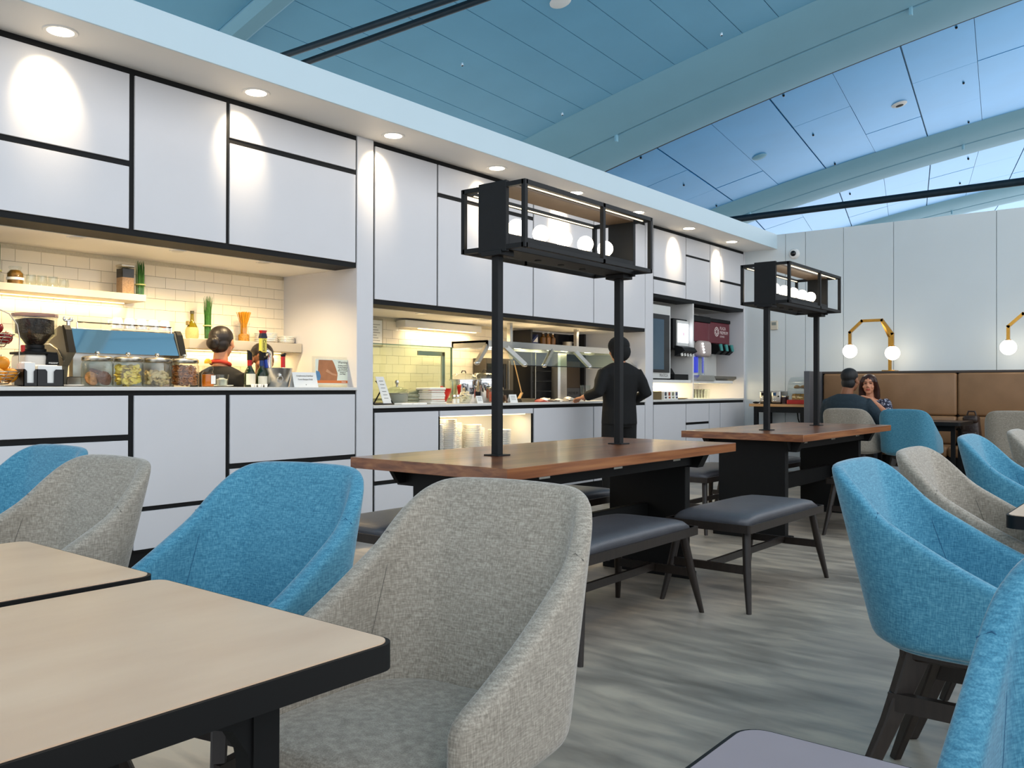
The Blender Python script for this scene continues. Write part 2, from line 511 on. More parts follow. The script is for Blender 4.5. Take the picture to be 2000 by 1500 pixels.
# tie rods under the vault
def rod(x0, y0, x1, y1, z, r, label):
    bm = nb(); tube(bm, [(x0, y0, z), (x1, y1, z)], r, 10)
    for t in (0.0, 1.0):
        ell(bm, (lerp(x0, x1, t), lerp(y0, y1, t), z), r*1.6, 10, 6)
    o = obj('tie_rod', bm, M('dark_steel_rod', '#22333d', 0.5, 0.4, noise=(10, 0.2)), None, smooth=40)
    tag(o, label, 'tie rod', 'steel tie rods under the vault'); base_at(o, (x0, y0, z))
rod(5.45, 10.6, 6.1, -2.6, 4.6, 0.035, 'dark round steel tie rod under the blue ceiling, the left of the pair')
rod(5.83, 10.7, 5.98, -2.6, 4.6, 0.035, 'dark round steel tie rod under the blue ceiling, the right of the pair')
rod(15.02, 12.0, 14.75, -3.0, 4.2, 0.06, 'single dark tie rod above the white end wall')

# end partition of tall white panels
we = struct('wall_end')
bm = nb(); box(bm, XE+0.02, XE+0.16, -7.0, YB+1.0, 0, 3.165); obj('core', bm, M('panel_joint', '#9aa3a8', 0.7, noise=(9, 0.1)), we)
WALLP = M('pale_wall_panel', '#d5dcde', 0.45, noise=(2, 0.03))
cuts = [-7.0, -5.2, -3.4, -1.6, -0.3, 0.75, 1.858, 2.986, 3.595, 4.085, 4.354, YB+0.9]
for a, c in zip(cuts[:-1], cuts[1:]):
    bm = nb(); box(bm, XE, XE+0.03, a+0.003, c-0.003, 0.0, 3.17, bev=0.002); obj('wall_panel', bm, WALLP, we)

# tiled wall behind the bar, each glazed tile with its own bevel
wb = struct('wall_back')
bm = nb(); box(bm, 0.3, XE, YT+0.012, YT+0.1, 0, 2.95); obj('core', bm, GROUT, wb)
tl, th_ = 0.1545, 0.0785
bm = nb(); box(bm, -tl/2+0.001, tl/2-0.001, -0.001, 0.012, -th_/2+0.001, th_/2-0.001)
top = [f for f in bm.faces if all(v.co.y < 0 for v in f.verts)][0]
bmesh.ops.inset_individual(bm, faces=[top], thickness=0.007, depth=0.0)
for v in top.verts: v.co.y -= 0.004
tile_me = mesh_of('tile', bm); tile_me.materials.append(TILE)
def tiles(x0, x1, z0, z1):
    row = 0; z = z0+th_/2
    while z < z1:
        x = x0+(tl/2 if row % 2 else 0)
        while x < x1:
            o = bpy.data.objects.new('tile', tile_me); COL.objects.link(o); o.parent = wb; o.location = (x, YT, z); x += tl
        z += th_; row += 1
tiles(2.05, 4.55, 1.10, 1.99)
tiles(5.2, 7.3, 1.00, 1.73)
bm = nb(); box(bm, 7.4, XE, YT-0.004, YT+0.012, 0, 2.95); box(bm, 0.3, 1.95, YT-0.004, YT+0.012, 0, 2.95); obj('plaster', bm, PAINT, wb)

# bulkhead over the bar and the soffits of the three openings
bm = nb(); box(bm, 0.0, XE+0.02, 4.482, 6.3, 2.978, 3.172); bh = struct('ceiling_bulkhead', bm, PAINT)
bm = nb(); box(bm, 0.0, XE+0.02, 4.470, 4.482, 2.976, 3.174, bev=0.002); obj('fascia', bm, M('white_paint_blue_bounce', '#c3d7e0', 0.5, noise=(2, 0.02)), bh)  # bluish bounce light from ceiling and sky is put into the fascia colour
def soffit(n, x0, x1, z):
    bm = nb(); box(bm, x0, x1, YB+0.27, YT, z, 2.978); struct('ceiling_soffit_%d' % n, bm, PAINT)
soffit(1, 0.3, 4.307, 1.993); soffit(2, 4.47, 8.58, 1.738); soffit(3, 8.755, 11.27, 2.151)
def pier(n, x0, x1, y1):
    bm = nb(); box(bm, x0, x1, YB, y1, 0, 2.978, bev=0.003); struct('wall_pier_%d' % n, bm, WHITE)
pier(1, 4.307, 4.47, YT); pier(2, 8.58, 8.755, YT); pier(3, 11.27, XE, YT); pier(4, 0.2, 0.3, YT)

# ------------------------------------------------------------------ bar cabinets
FR = YB            # face of the doors
def door(parent, x0, x1, z0, z1):
    bm = nb(); box(bm, x0, x1, FR, FR+0.018, z0, z1, bev=0.0015); return obj('door', bm, WHITE, parent, world=True)
def unit(kind, label, x0, x1, z0, z1, doors, group, depth=0.25, toe=False):
    t = thing(kind, label, 'cabinet', ((x0+x1)/2, FR+0.02, z0), group=group)
    bm = nb(); box(bm, x0, x1, FR+0.012, FR+depth, z0+(0.12 if toe else 0), z1); obj('carcass', bm, BLACK, t, world=True)
    if toe:
        bm = nb(); box(bm, x0, x1, FR+0.03, FR+depth, 0, 0.12); obj('toe_kick', bm, BLACK, t, world=True)
    for a, b, c, d in doors: door(t, a, b, c, d)
    return t
GU, GL = 'white wall cabinets over the bar', 'white base cabinets of the bar'
T = 2.94
unit('wall_cabinet', 'white upper cabinet, leftmost, split by one low black line', 0.3, 2.572, 1.993, 2.978, [(0.32, 1.2, 2.03, 2.395), (0.32, 1.2, 2.43, T), (1.235, 2.555, 2.03, 2.395), (1.235, 2.555, 2.43, T)], GU)
unit('wall_cabinet', 'single tall white door between the two split cabinets above the coffee machine', 2.572, 3.214, 1.993, 2.978, [(2.589, 3.2, 2.03, T)], GU)
unit('wall_cabinet', 'wide white upper cabinet beside the pier, black line high up', 3.214, 4.307, 1.993, 2.978, [(3.228, 4.292, 2.03, 2.683), (3.228, 4.292, 2.72, T)], GU)
unit('wall_cabinet', 'tall undivided white cabinet just right of the narrow pier', 4.47, 5.174, 1.738, 2.978, [(4.487, 5.166, 1.775, T)], GU)
unit('wall_cabinet', 'white upper cabinet over the lit plate niche, black line near its top', 5.174, 6.48, 1.738, 2.978, [(5.184, 6.472, 1.775, 2.675), (5.184, 6.472, 2.71, T)], GU)
unit('wall_cabinet', 'white upper cabinet over the heat-lamp hood', 6.48, 7.515, 1.738, 2.978, [(6.49, 7.508, 1.775, T)], GU)
unit('wall_cabinet', 'white upper cabinet above the cook in black', 7.515, 8.58, 1.738, 2.978, [(7.524, 8.568, 1.775, T)], GU)
unit('wall_cabinet', 'upper cabinet above the tall glass-door oven', 8.755, 9.56, 2.151, 2.978, [(8.77, 9.552, 2.19, 2.352), (8.77, 9.552, 2.387, T)], GU)
unit('wall_cabinet', 'upper cabinet above the soda fountain screen, line near the top', 9.56, 10.22, 2.151, 2.978, [(9.57, 10.212, 2.19, 2.71), (9.57, 10.212, 2.735, T)], GU)
unit('wall_cabinet', 'narrowest white upper cabinet, above the red drink dispenser', 10.22, 10.523, 2.151, 2.978, [(10.228, 10.515, 2.19, T)], GU)
unit('wall_cabinet', 'last white upper cabinet beside the end wall', 10.523, 11.27, 2.151, 2.978, [(10.532, 11.258, 2.19, 2.49), (10.532, 11.258, 2.522, T)], GU)

P = 1.05
unit('base_cabinet', 'leftmost white bar front with a wide top drawer, behind the far-left chairs', 0.3, 2.575, 0, 1.08, [(0.32, 1.2, 0.83, P), (0.32, 1.2, 0.14, 0.79), (1.235, 2.555, 0.822, P), (1.235, 2.555, 0.14, 0.787)], GL, 0.25, True)
unit('base_cabinet', 'white bar front with one tall door over a low panel', 2.575, 3.218, 0, 1.08, [(2.592, 3.203, 0.388, P), (2.592, 3.203, 0.135, 0.36)], GL, 0.25, True)
unit('base_cabinet', 'wide white bar front beside the pier, behind the blue chair', 3.218, 4.307, 0, 1.08, [(3.236, 4.292, 0.605, P), (3.236, 4.292, 0.135, 0.57)], GL, 0.25, True)
P = 0.908
unit('base_cabinet', 'white base cabinet left of the lit plate niche', 4.47, 5.198, 0, 0.94, [(4.492, 5.19, 0.385, P), (4.492, 5.19, 0.135, 0.352)], GL, 0.35, True)
unit('base_cabinet', 'white base cabinet right of the lit plate niche', 6.486, 7.515, 0, 0.94, [(6.496, 7.508, 0.135, P)], GL, 0.35, True)
unit('base_cabinet', 'white base cabinet behind the cook in black', 7.515, 8.58, 0, 0.94, [(7.524, 8.568, 0.135, P)], GL, 0.35, True)
unit('base_cabinet', 'white base cabinet below the tall glass-door oven', 8.755, 9.565, 0, 0.94, [(8.77, 9.557, 0.135, P)], GL, 0.35, True)
unit('base_cabinet', 'base cabinet below the soda fountain, split by a short black line', 9.565, 10.2, 0, 0.94, [(9.575, 10.192, 0.68, P), (9.575, 10.192, 0.135, 0.65)], GL, 0.35, True)
unit('base_cabinet', 'narrowest white base cabinet, below the red drink dispenser', 10.2, 10.523, 0, 0.94, [(10.208, 10.515, 0.135, P)], GL, 0.35, True)
unit('base_cabinet', 'last white base cabinet beside the end wall', 10.523, 11.27, 0, 0.94, [(10.532, 11.258, 0.135, P)], GL, 0.35, True)

# open lit niche full of plates
t = thing('plate_niche', 'open lit niche in the bar front stacked with white plates', 'cabinet', (5.842, FR+0.02, 0), group=GL)
NX0, NX1, NZ0, NZ1 = 5.198, 6.486, 0.44, 0.862
def part(name, parent, mat, *b, bev=0.0):
    bm = nb(); box(bm, *b, bev=bev); return obj(name, bm, mat, parent, world=True)
part('header', t, WHITE, NX0+0.01, NX1-0.01, FR, FR+0.3, NZ1, 0.908)
part('top_rail', t, BLACK, NX0, NX1, FR+0.012, FR+0.3, 0.908, 0.94)
part('side_panel', t, PAINT, NX0, NX0+0.012, FR+0.02, FR+0.5, 0.12, NZ1); part('edge_strip', t, BLACK, NX0+0.001, NX0+0.014, FR+0.005, FR+0.02, 0.12, NZ1)
part('side_panel', t, PAINT, NX1-0.012, NX1, FR+0.02, FR+0.5, 0.12, NZ1); part('edge_strip', t, BLACK, NX1-0.014, NX1-0.001, FR+0.005, FR+0.02, 0.12, NZ1)
part('bottom_panel', t, WHITE, NX0+0.012, NX1-0.012, FR, FR+0.5, NZ0-0.02, NZ0)
part('back_panel', t, PAINT, NX0+0.012, NX1-0.012, FR+0.48, FR+0.5, NZ0, NZ1)
part('apron', t, WHITE, NX0+0.012, NX1-0.012, FR, FR+0.02, 0.135, NZ0-0.022)
part('toe_kick', t, BLACK, NX0, NX1, FR+0.03, FR+0.3, 0, 0.12)
part('led_strip', t, LED, NX0+0.05, NX1-0.05, FR+0.06, FR+0.075, NZ1-0.01, NZ1-0.002)
light('niche_light', 'AREA', (5.842, FR+0.12, NZ1-0.015), 2.4, (1.0, 0.78, 0.42), t, (5.842, FR+0.3, 0.4), 1.1, 0.03)

# worktops
def worktop(label, x0, x1, y1, z0, z1):
    bm = nb(); box(bm, x0, x1, FR-0.012, y1, z0, z1, bev=0.002)
    o = obj('worktop', bm, QUARTZ); tag(o, label, 'worktop', 'pale stone worktops of the bar'); base_at(o, ((x0+x1)/2, FR, z0))
worktop('pale stone bar top with the coffee machine and jars', 0.3, 4.307, FR+0.37, 1.08, 1.102)
worktop('pale stone buffet top under the steel hood', 4.47, 8.58, FR+0.48, 0.942, 0.964)
worktop('pale stone top below the drink machines', 8.755, 11.27, FR+0.66, 0.942, 0.964)

# downlights
def downlight(label, x, y, z, r, spot, energy, ang, blend, group, target, estr=True, cat='downlight', col=(1.0, 0.79, 0.52)):
    t = thing('downlight', label, cat, (x, y, z), group=group)
    bm = nb(); lathe(bm, [(r*0.8, 0.002), (r*0.8, -0.004), (r*1.02, -0.006), (r*1.08, -0.001), (r*1.08, 0.001), (r*0.8, 0.001)][:5], (0, 0, 0), 24)
    o = obj('trim_ring', bm, PAINT, t, smooth=30)
    bm = nb(); lathe(bm, [(0, -0.0055), (r*0.78, -0.0045), (r*0.8, -0.001), (0, -0.0005)], (0, 0, 0), 24)
    obj('lens', bm, LENS if estr else STEEL, t, smooth=30)
    if spot:
        light('lamp', 'SPOT', (x, y, z-0.012), energy, col, t, target, 0.03, angle=ang, blend=blend)
    return t
XS = [2.067, 3.273, 4.468, 5.679, 6.87, 8.04, 9.216, 10.396]
where = ['leftmost, above the jars', 'second from left, above the tall single door', 'third from left, at the narrow pier', 'fourth from left, just left of the near cage lamp', 'fifth from left, behind the near cage lamp', 'sixth from left, above the cook', 'seventh from left, above the oven', 'last before the end wall']
for x, w_ in zip(XS, where):
    downlight('round bulkhead downlight washing the cabinets, '+w_, x, 4.705, 2.978, 0.082, True, 20, 66, 0.65, 'downlights in the bulkhead', (x+0.02, YB, 2.735))
for x, w_ in zip([2.398, 3.051, 3.712], ['leftmost', 'middle', 'rightmost']):
    downlight('small recessed downlight in the coffee bar soffit, '+w_, x, 5.24, 1.993, 0.05, True, 33, 150, 0.6, 'downlights over the coffee bar', (x, 5.3, 1.0), False, col=(1.0, 0.75, 0.42))
for x, w_ in zip([5.309, 6.144, 7.032, 7.814], ['leftmost', 'second from left', 'third from left', 'rightmost']):
    downlight('small recessed downlight in the buffet soffit, '+w_, x, 5.235, 1.738, 0.05, True, 21, 150, 0.6, 'downlights over the buffet', (x, 5.3, 0.9), False, col=(1.0, 0.75, 0.42))

# ------------------------------------------------------------------ communal tables and cage lamps
def communal(dx, lab_t, lab_l):
    t = thing('communal_table', lab_t, 'table', (3.72+dx, 2.605, 0), group='long walnut communal tables')
    bm = nb(); box(bm, -1.07, 1.07, -0.465, 0.465, 0.73, 0.78, bev=0.002); obj('table_top', bm, WALNUT, t)
    for sx in (-1, 1):
        bm = nb(); box(bm, sx*0.85-0.03, sx*0.85+0.03, -0.265, 0.25, 0, 0.66, bev=0.003); obj('leg_panel', bm, BLACK, t)
        bm = nb(); box(bm, sx*0.85-0.045, sx*0.85+0.045, -0.3, 0.29, 0, 0.035, bev=0.003); obj('foot_plate', bm, BLACK, t)
        bm = nb(); prism(bm, [(-0.39, 0.73), (-0.345, 0.645), (0.345, 0.645), (0.39, 0.73)], 0, sx*0.85-0.035, sx*0.85+0.035); obj('bracket', bm, BLACK, t)
    for sy in (-1, 1):
        bm = nb(); prism(bm, [(-0.98, 0.73), (-0.93, 0.66), (0.93, 0.66), (0.98, 0.73)], 1, sy*0.3-0.012, sy*0.3+0.012); obj('apron', bm, BLACK, t)
    bm = nb(); box(bm, -0.82, 0.82, -0.02, 0.02, 0.3, 0.42, bev=0.003); obj('stretcher', bm, BLACK, t)
    for x in (-0.62, 0.0, 0.62):
        bm = nb(); box(bm, x-0.04, x+0.04, -0.318, -0.312, 0.695, 0.71, bev=0.001); obj('power_socket', bm, STEEL, t)
    # cage lamp on two posts
    l = thing('cage_lamp', lab_l, 'lamp', (3.695+dx, 2.605, 0.78), group='black cage lamps on the communal tables')
    def P(name, mat, *b, bev=0.0, parent=None):
        bm = nb(); box(bm, *b, bev=bev); return obj(name, bm, mat, parent or l)
    hx, hy, z0, z1, s = 0.575, 0.185, 0.965, 1.276, 0.011
    for sx in (-1, 1):
        x = sx*0.545
        P('post', BLKMET, x-0.02, x+0.02, -0.02, 0.02, 0.0, 0.945, bev=0.002)
        P('base_plate', BLKMET, x-0.045, x+0.045, -0.045, 0.045, 0.0, 0.006, bev=0.001)
        P('collar', BLKMET, x-0.05, x+0.05, -0.06, 0.06, 0.94, 0.965, bev=0.002)
        P('end_plate', BLKMET, sx*hx-0.012, sx*hx+0.012, -0.085, 0.085, 0.955, z1+0.01, bev=0.002)
        for sy in (-1, 1):
            P('cage_bar', BLKMET, sx*hx-s, sx*hx+s, sy*hy-s, sy*hy+s, z0, z1, bev=0.001)
            P('cage_bar', BLKMET, sx*hx-s, sx*hx+s, min(sy*hy, sy*0.085), max(sy*hy, sy*0.085), z0, z0+2*s)
            P('cage_bar', BLKMET, sx*hx-s, sx*hx+s, min(sy*hy, sy*0.085), max(sy*hy, sy*0.085), z1-2*s, z1)
    for sy in (-1, 1):
        for z in (z0, z1-2*s):
            P('cage_bar', BLKMET, -hx, hx, sy*hy-s, sy*hy+s, z, z+2*s, bev=0.001)
        P('cage_bar', BLKMET, 0.085-s if sy < 0 else -0.1-s, 0.085+s if sy < 0 else -0.1+s, sy*hy-s, sy*hy+s, z0, z1, bev=0.001)
    P('tray', BLKMET, -hx+0.012, hx-0.012, -0.085, 0.085, z0, z0+0.075, bev=0.002)
    P('canopy', M('bronze_inside', '#6d5a48', 0.5, 0.2, noise=(8, 0.1)), -hx+0.012, hx-0.012, -0.085, 0.085, z1-0.012, z1, bev=0.001)
    for sy in (-1, 1):
        P('led_strip', M('soft_led_strip', '#fff0d0', 0.3, emit='#ffe0a8', estr=2.5, noise=(2, 0.01)), -hx+0.05, hx-0.05, sy*0.165-0.004, sy*0.165+0.004, z1-2*s-0.003, z1-2*s)
    for k in range(5):
        x = -0.40+0.2*k
        bm = nb(); lathe(bm, [(0.03, 0.0), (0.032, 0.012), (0.022, 0.02), (0, 0.02)], (x, 0, z0+0.075), 16); c = obj('lamp_holder', bm, M('beige_socket', '#b8a78a', 0.4, noise=(5, 0.05)), l, smooth=40)
        bm = nb(); ell(bm, (x, 0, z0+0.075+0.058), 0.044, 18, 12); obj('globe', bm, GLOBE, c, smooth=180)
        if k in (1, 2, 3):
            bm = nb(); lathe(bm, [(0.018, -0.004), (0.018, 0.0), (0, 0.0)], (x, 0.02, z0), 12); obj('screw_cap', bm, BLACK, l)
    return t, l
communal(0.0, 'walnut communal table nearest the camera, with black trestle', 'black cage lamp with globe bulbs on the nearer communal table')
communal(3.24, 'walnut communal table farther back, near the seated couple', 'black cage lamp with globe bulbs on the farther communal table')

# ------------------------------------------------------------------ benches
def make_bench(label):
    t = thing('bench', label, 'bench', group='padded benches at the communal tables')
    hx, hy = 0.51, 0.235
    bm = nb()
    # frame with a slightly rounded outline
    fs = prism(bm, rrect(-hx, hx, -hy, hy, 0.012, 2), 2, 0.385, 0.425); obj('seat_frame', bm, DARKWOOD, t)
    bm = nb()
    n = 11; rows = []
    def hz(u, v):
        e = max(0.0, 1-abs(u)**6)*max(0.0, 1-abs(v)**6); return 0.425+0.048*e**0.55
    nx, ny = 16, 12
    g = [[bm.verts.new((lerp(-hx+0.012, hx-0.012, i/nx), lerp(-hy+0.012, hy-0.012, j/ny), hz(2*i/nx-1, 2*j/ny-1))) for j in range(ny+1)] for i in range(nx+1)]
    for i in range(nx):
        for j in range(ny): bm.faces.new((g[i][j], g[i+1][j], g[i+1][j+1], g[i][j+1]))
    rim = [g[i][0] for i in range(nx+1)]+[g[nx][j] for j in range(1, ny+1)]+[g[i][ny] for i in range(nx-1, -1, -1)]+[g[0][j] for j in range(ny-1, 0, -1)]
    bm.faces.new(rim[::-1])
    obj('cushion', bm, LEATHER, t, smooth=180)
    for sx in (-1, 1):
        for sy in (-1, 1):
            bm = nb(); tube(bm, [(sx*0.44, sy*0.185, 0.39), (sx*0.485, sy*0.21, 0.19), (sx*0.53, sy*0.24, 0.0)], [0.021, 0.02, 0.013], 10)
            for v in bm.verts:
                if v.co.z < 0.02: v.co.z = 0.0
            obj('leg', bm, DARKWOOD, t, smooth=40)
        bm = nb(); bar(bm, (sx*0.482, -0.208, 0.2), (sx*0.482, 0.208, 0.2), (0.018, 0.04)); obj('side_stretcher', bm, DARKWOOD, t)
    bm = nb(); bar(bm, (-0.48, 0, 0.205), (0.48, 0, 0.205), (0.018, 0.036)); obj('long_stretcher', bm, DARKWOOD, t)
    return t
bench = make_bench('charcoal padded bench in front of the near communal table, left one, half under it')
bench.location = (3.37, 2.16, 0)
def place_bench(x, y, lab, rz=0): return dup(bench, (x, y, 0), rz, lab)
place_bench(4.545, 1.955, 'charcoal padded bench pulled out from the near communal table into the aisle', math.radians(-1))
place_bench(3.2, 3.14, 'charcoal padded bench behind the near communal table, left one, seen beside the blue chair')
place_bench(4.28, 3.12, 'charcoal padded bench behind the near communal table, right one, seen through under the top')
place_bench(6.49, 3.14, 'charcoal padded bench behind the far communal table, left one')
place_bench(7.58, 3.12, 'charcoal padded bench behind the far communal table, right one')
place_bench(7.06, 1.98, 'charcoal padded bench in front of the far communal table, mostly behind the blue chair')

# ------------------------------------------------------------------ upholstered chairs
def zm(z): return 0.435+(z-0.35)*(0.47/0.555)
def chair_meshes(fab, tagname):
    def plan(u, z):
        t = min(1.0, max(0.0, (z-0.36)/0.54))
        Wd = lerp(0.24, 0.23, t); yb = -0.175-0.115*t; yf = 0.235; rc = lerp(0.15, 0.10, t)
        s = abs(u); sg = 1 if u >= 0 else -1
        if s <= 0.28:
            x, y, n = (Wd-rc)*(s/0.28), yb, (0, -1)
        elif s <= 0.62:
            a = (s-0.28)/0.34*PI/2
            x, y, n = Wd-rc+rc*math.sin(a), yb+rc-rc*math.cos(a), (math.sin(a), -math.cos(a))
        else:
            k = (s-0.62)/0.38
            x, y, n = Wd+0.006*math.sin(k*PI*0.6)-0.012*k*k, lerp(yb+rc, yf, k), (1, 0)
        return Vector((sg*x, y, z)), Vector((sg*n[0], n[1], 0))
    ub = [0, 0.15, 0.28, 0.38, 0.47, 0.55, 0.62, 0.75, 0.88, 1.0]
    uh = [0.905, 0.904, 0.901, 0.893, 0.868, 0.815, 0.745, 0.645, 0.575, 0.53]
    def Hr(u):
        s = abs(u); return float(np.interp(s, ub, uh))
    us = np.concatenate([np.linspace(-1, -0.62, 8)[:-1], np.linspace(-0.62, -0.28, 9)[:-1], np.linspace(-0.28, 0.28, 7)[:-1], np.linspace(0.28, 0.62, 9)[:-1], np.linspace(0.62, 1, 8)])
    bm = nb(); cols = []
    for u in us:
        col = []; top = Hr(u); z0 = 0.39
        fade = 1.0-0.35*max(0.0, (abs(u)-0.9)/0.1)
        def P(z, off):
            p, n = plan(u, z); return p+n*off
        th = lambda z: lerp(0.027, 0.018, min(1, max(0, (z-0.36)/0.54)))*fade
        col.append(P(z0-0.02, -0.004)); col.append(P(z0-0.012, 0.016*fade))
        for k in range(9):
            z = lerp(z0, top-0.02, k/8); col.append(P(z, th(z)))
        zt = top
        p = P(zt-0.006, th(zt)*0.75); col.append(p)
        p = P(zt, 0.0); col.append(p)
        p = P(zt-0.006, -th(zt)*0.75); col.append(p)
        for k in range(8, -1, -1):
            z = lerp(0.41, top-0.02, k/8) if top-0.02 > 0.43 else lerp(0.41, 0.43, k/8)
            col.append(P(z, -th(z)))
        cols.append([bm.verts.new(v) for v in col])
    for a, b in zip(cols[:-1], cols[1:]):
        for i in range(len(a)-1): bm.faces.new((a[i], b[i], b[i+1], a[i+1]))
    bm.faces.new(cols[0]); bm.faces.new(cols[-1][::-1])
    for v in bm.verts: v.co.z = zm(v.co.z)
    shell = mesh_of('chair_shell_'+tagname, bm, 180); shell.materials.append(fab)
    # seat cushion and base pan
    out = [plan(u, 0.40)[0] for u in np.linspace(-1, 1, 33)]
    front = [(0.19, 0.262), (0.13, 0.275), (0.05, 0.282), (-0.05, 0.282), (-0.13, 0.275), (-0.19, 0.262)]
    ol = [(p.x, p.y) for p in out]+front
    cx, cy = 0.0, 0.03
    bm = nb(); rows = []
    for z, s in ((0.35, 0.72), (0.358, 0.88), (0.376, 0.965), (0.40, 0.99), (0.43, 0.99), (0.455, 0.965), (0.468, 0.91), (0.475, 0.8), (0.479, 0.55), (0.481, 0.25)):
        rows.append([bm.verts.new((cx+(x-cx)*s, cy+(y-cy)*s, z+0.008*(y-cy)*(1 if z > 0.43 else 0)/0.2)) for x, y in ol])
    n = len(ol)
    for a, b in zip(rows[:-1], rows[1:]):
        for i in range(n):
            j = (i+1) % n; bm.faces.new((a[i], a[j], b[j], b[i]))
    bm.faces.new(rows[0][::-1]); bm.faces.new(rows[-1])
    for v in bm.verts: v.co.z = 0.432+(v.co.z-0.35)*0.5
    seat = mesh_of('chair_seat_'+tagname, bm, 180); seat.materials.append(fab)
    # seams where the wings meet the back
    seams = []
    SEAM = M('seam_'+tagname, '#27597a' if tagname == 'blue' else '#66625b', 0.9, noise=(30, 0.1))
    for sg in (-1, 1):
        pts = []
        for z, off in [(0.50, -1), (0.56, -1), (0.62, -1), (0.68, -1)]:
            p, nn = plan(sg*0.60, z); pts.append(p-nn*(lerp(0.027, 0.018, (z-0.36)/0.54)+0.0002))
        z = Hr(0.60); p, nn = plan(sg*0.60, z-0.012); pts.append(p-nn*0.017)
        p, nn = plan(sg*0.60, z); pts.append(p+Vector((0, 0, 0.0005)))
        p, nn = plan(sg*0.60, z-0.012); pts.append(p+nn*0.018)
        bm = nb(); tube(bm, [(p.x, p.y, zm(p.z)) for p in pts], 0.0011, 5); me = mesh_of('chair_seam', bm); me.materials.append(SEAM); seams.append(me)
    return shell, seat, seams
LEGM = {}
def leg_meshes():
    out = []
    for sx in (-1, 1):
        for sy in (-1, 1):
            bm = nb()
            top = Vector((sx*0.12, sy*0.11+0.02, 0.345)); mid = Vector((sx*0.165, sy*0.165+0.02, 0.2)); ft = Vector((sx*0.215, sy*0.235+0.0, 0.0))
            pts = [(top, 0.075, 0.035), (lerp(top, mid, 0.5), 0.058, 0.033), (mid, 0.046, 0.031), (ft, 0.03, 0.024)]
            d = Vector((sx*0.67, sy*0.74, 0)); e = Vector((-d.y, d.x, 0))
            rings = []
            for p, a, c in pts:
                rings.append([bm.verts.new(p+d*i*a/2+e*j*c/2) for i, j in ((-1, -1), (1, -1), (1, 1), (-1, 1))])
            for r0, r1 in zip(rings[:-1], rings[1:]):
                for i in range(4):
                    j = (i+1) % 4; bm.faces.new((r0[i], r0[j], r1[j], r1[i]))
            bm.faces.new(rings[0]); bm.faces.new(rings[-1][::-1])
            bmesh.ops.bevel(bm, geom=[e_ for e_ in bm.edges], offset=0.004, segments=1, affect='EDGES')
            for v in bm.verts:
                if v.co.z < 0.006: v.co.z = max(0.0, v.co.z)
            for v in bm.verts: v.co.z *= 1.25
            me = mesh_of('chair_leg', bm); me.materials.append(DARKWOOD); out.append(me)
    rails = []
    for s in (-1, 1):
        bm = nb(); bar(bm, (s*0.165, -0.15, 0.3), (s*0.165, 0.19, 0.3), (0.024, 0.045)); me = mesh_of('chair_rail', bm); me.materials.append(DARKWOOD); rails.append(me)
    bm = nb(); bar(bm, (-0.165, 0.02, 0.3), (0.165, 0.02, 0.3), (0.045, 0.024)); me = mesh_of('chair_rail', bm); me.materials.append(DARKWOOD); rails.append(me)
    bm = nb(); box(bm, -0.15, 0.15, -0.13, 0.17, 0.405, 0.438, bev=0.006); me = mesh_of('chair_under_frame', bm); me.materials.append(DARKWOOD)
    return out, rails, me
CM = {'blue': chair_meshes(BLUEF, 'blue'), 'grey': chair_meshes(GREYF, 'grey')}
LG = leg_meshes()
def chair(x, y, facing, colour, label):
    t = thing('dining_chair', label, 'chair', (x, y, 0), math.radians(facing-90), 'upholstered dining chairs')
    sh, se, sm = CM[colour]
    o = obj('backrest', sh, None, t); md = o.modifiers.new('sub', 'SUBSURF'); md.levels = 1; md.render_levels = 1
    o = obj('seat', se, None, t); md = o.modifiers.new('sub', 'SUBSURF'); md.levels = 1; md.render_levels = 1
    for m in sm: obj('seam', m, None, t)
    for m in LG[0]: obj('leg', m, None, t)
    for m in LG[1]: obj('rail', m, None, t)
    obj('under_frame', LG[2], None, t)
    return t
# facing: 180 = towards -X, 270 = towards -Y, 0 = towards +X ; back top sits about 0.29 m behind the centre
chair(1.17, 1.14, 186, 'grey', 'grey linen chair in the foreground at the corner of the nearest table')
chair(1.16, 1.79, 193, 'blue', 'blue linen chair beside the large foreground grey chair, behind the table edge')
chair(0.95, 2.44, 184, 'grey', 'grey linen chair at the left edge, in front of the pale blue chair')
chair(1.06, 3.04, 184, 'blue', 'blue linen chair at the far left edge, behind a grey chair')
chair(2.51, 0.48, 270, 'blue', 'blue linen chair in right foreground, whole side and dark legs visible')
chair(3.13, 0.48, 270, 'grey', 'grey linen chair in the right row, second from the camera')
chair(4.18, 0.51, 270, 'blue', 'blue linen chair in the right row, third from the camera')
chair(4.85, 0.43, 270, 'grey', 'grey linen chair at the right edge, farthest in the right row')
chair(1.10, -0.02, 180, 'blue', 'blue linen chair cut off by the bottom right corner')
chair(9.19, 2.82, 0, 'grey', 'grey chair from behind, the man in the dark shirt sits on it')
chair(9.19, 2.265, 0, 'blue', 'blue chair from behind, empty, right of the seated man')
chair(9.19, 1.33, 0, 'grey', 'grey chair from behind at the right edge, beside the dark bag')

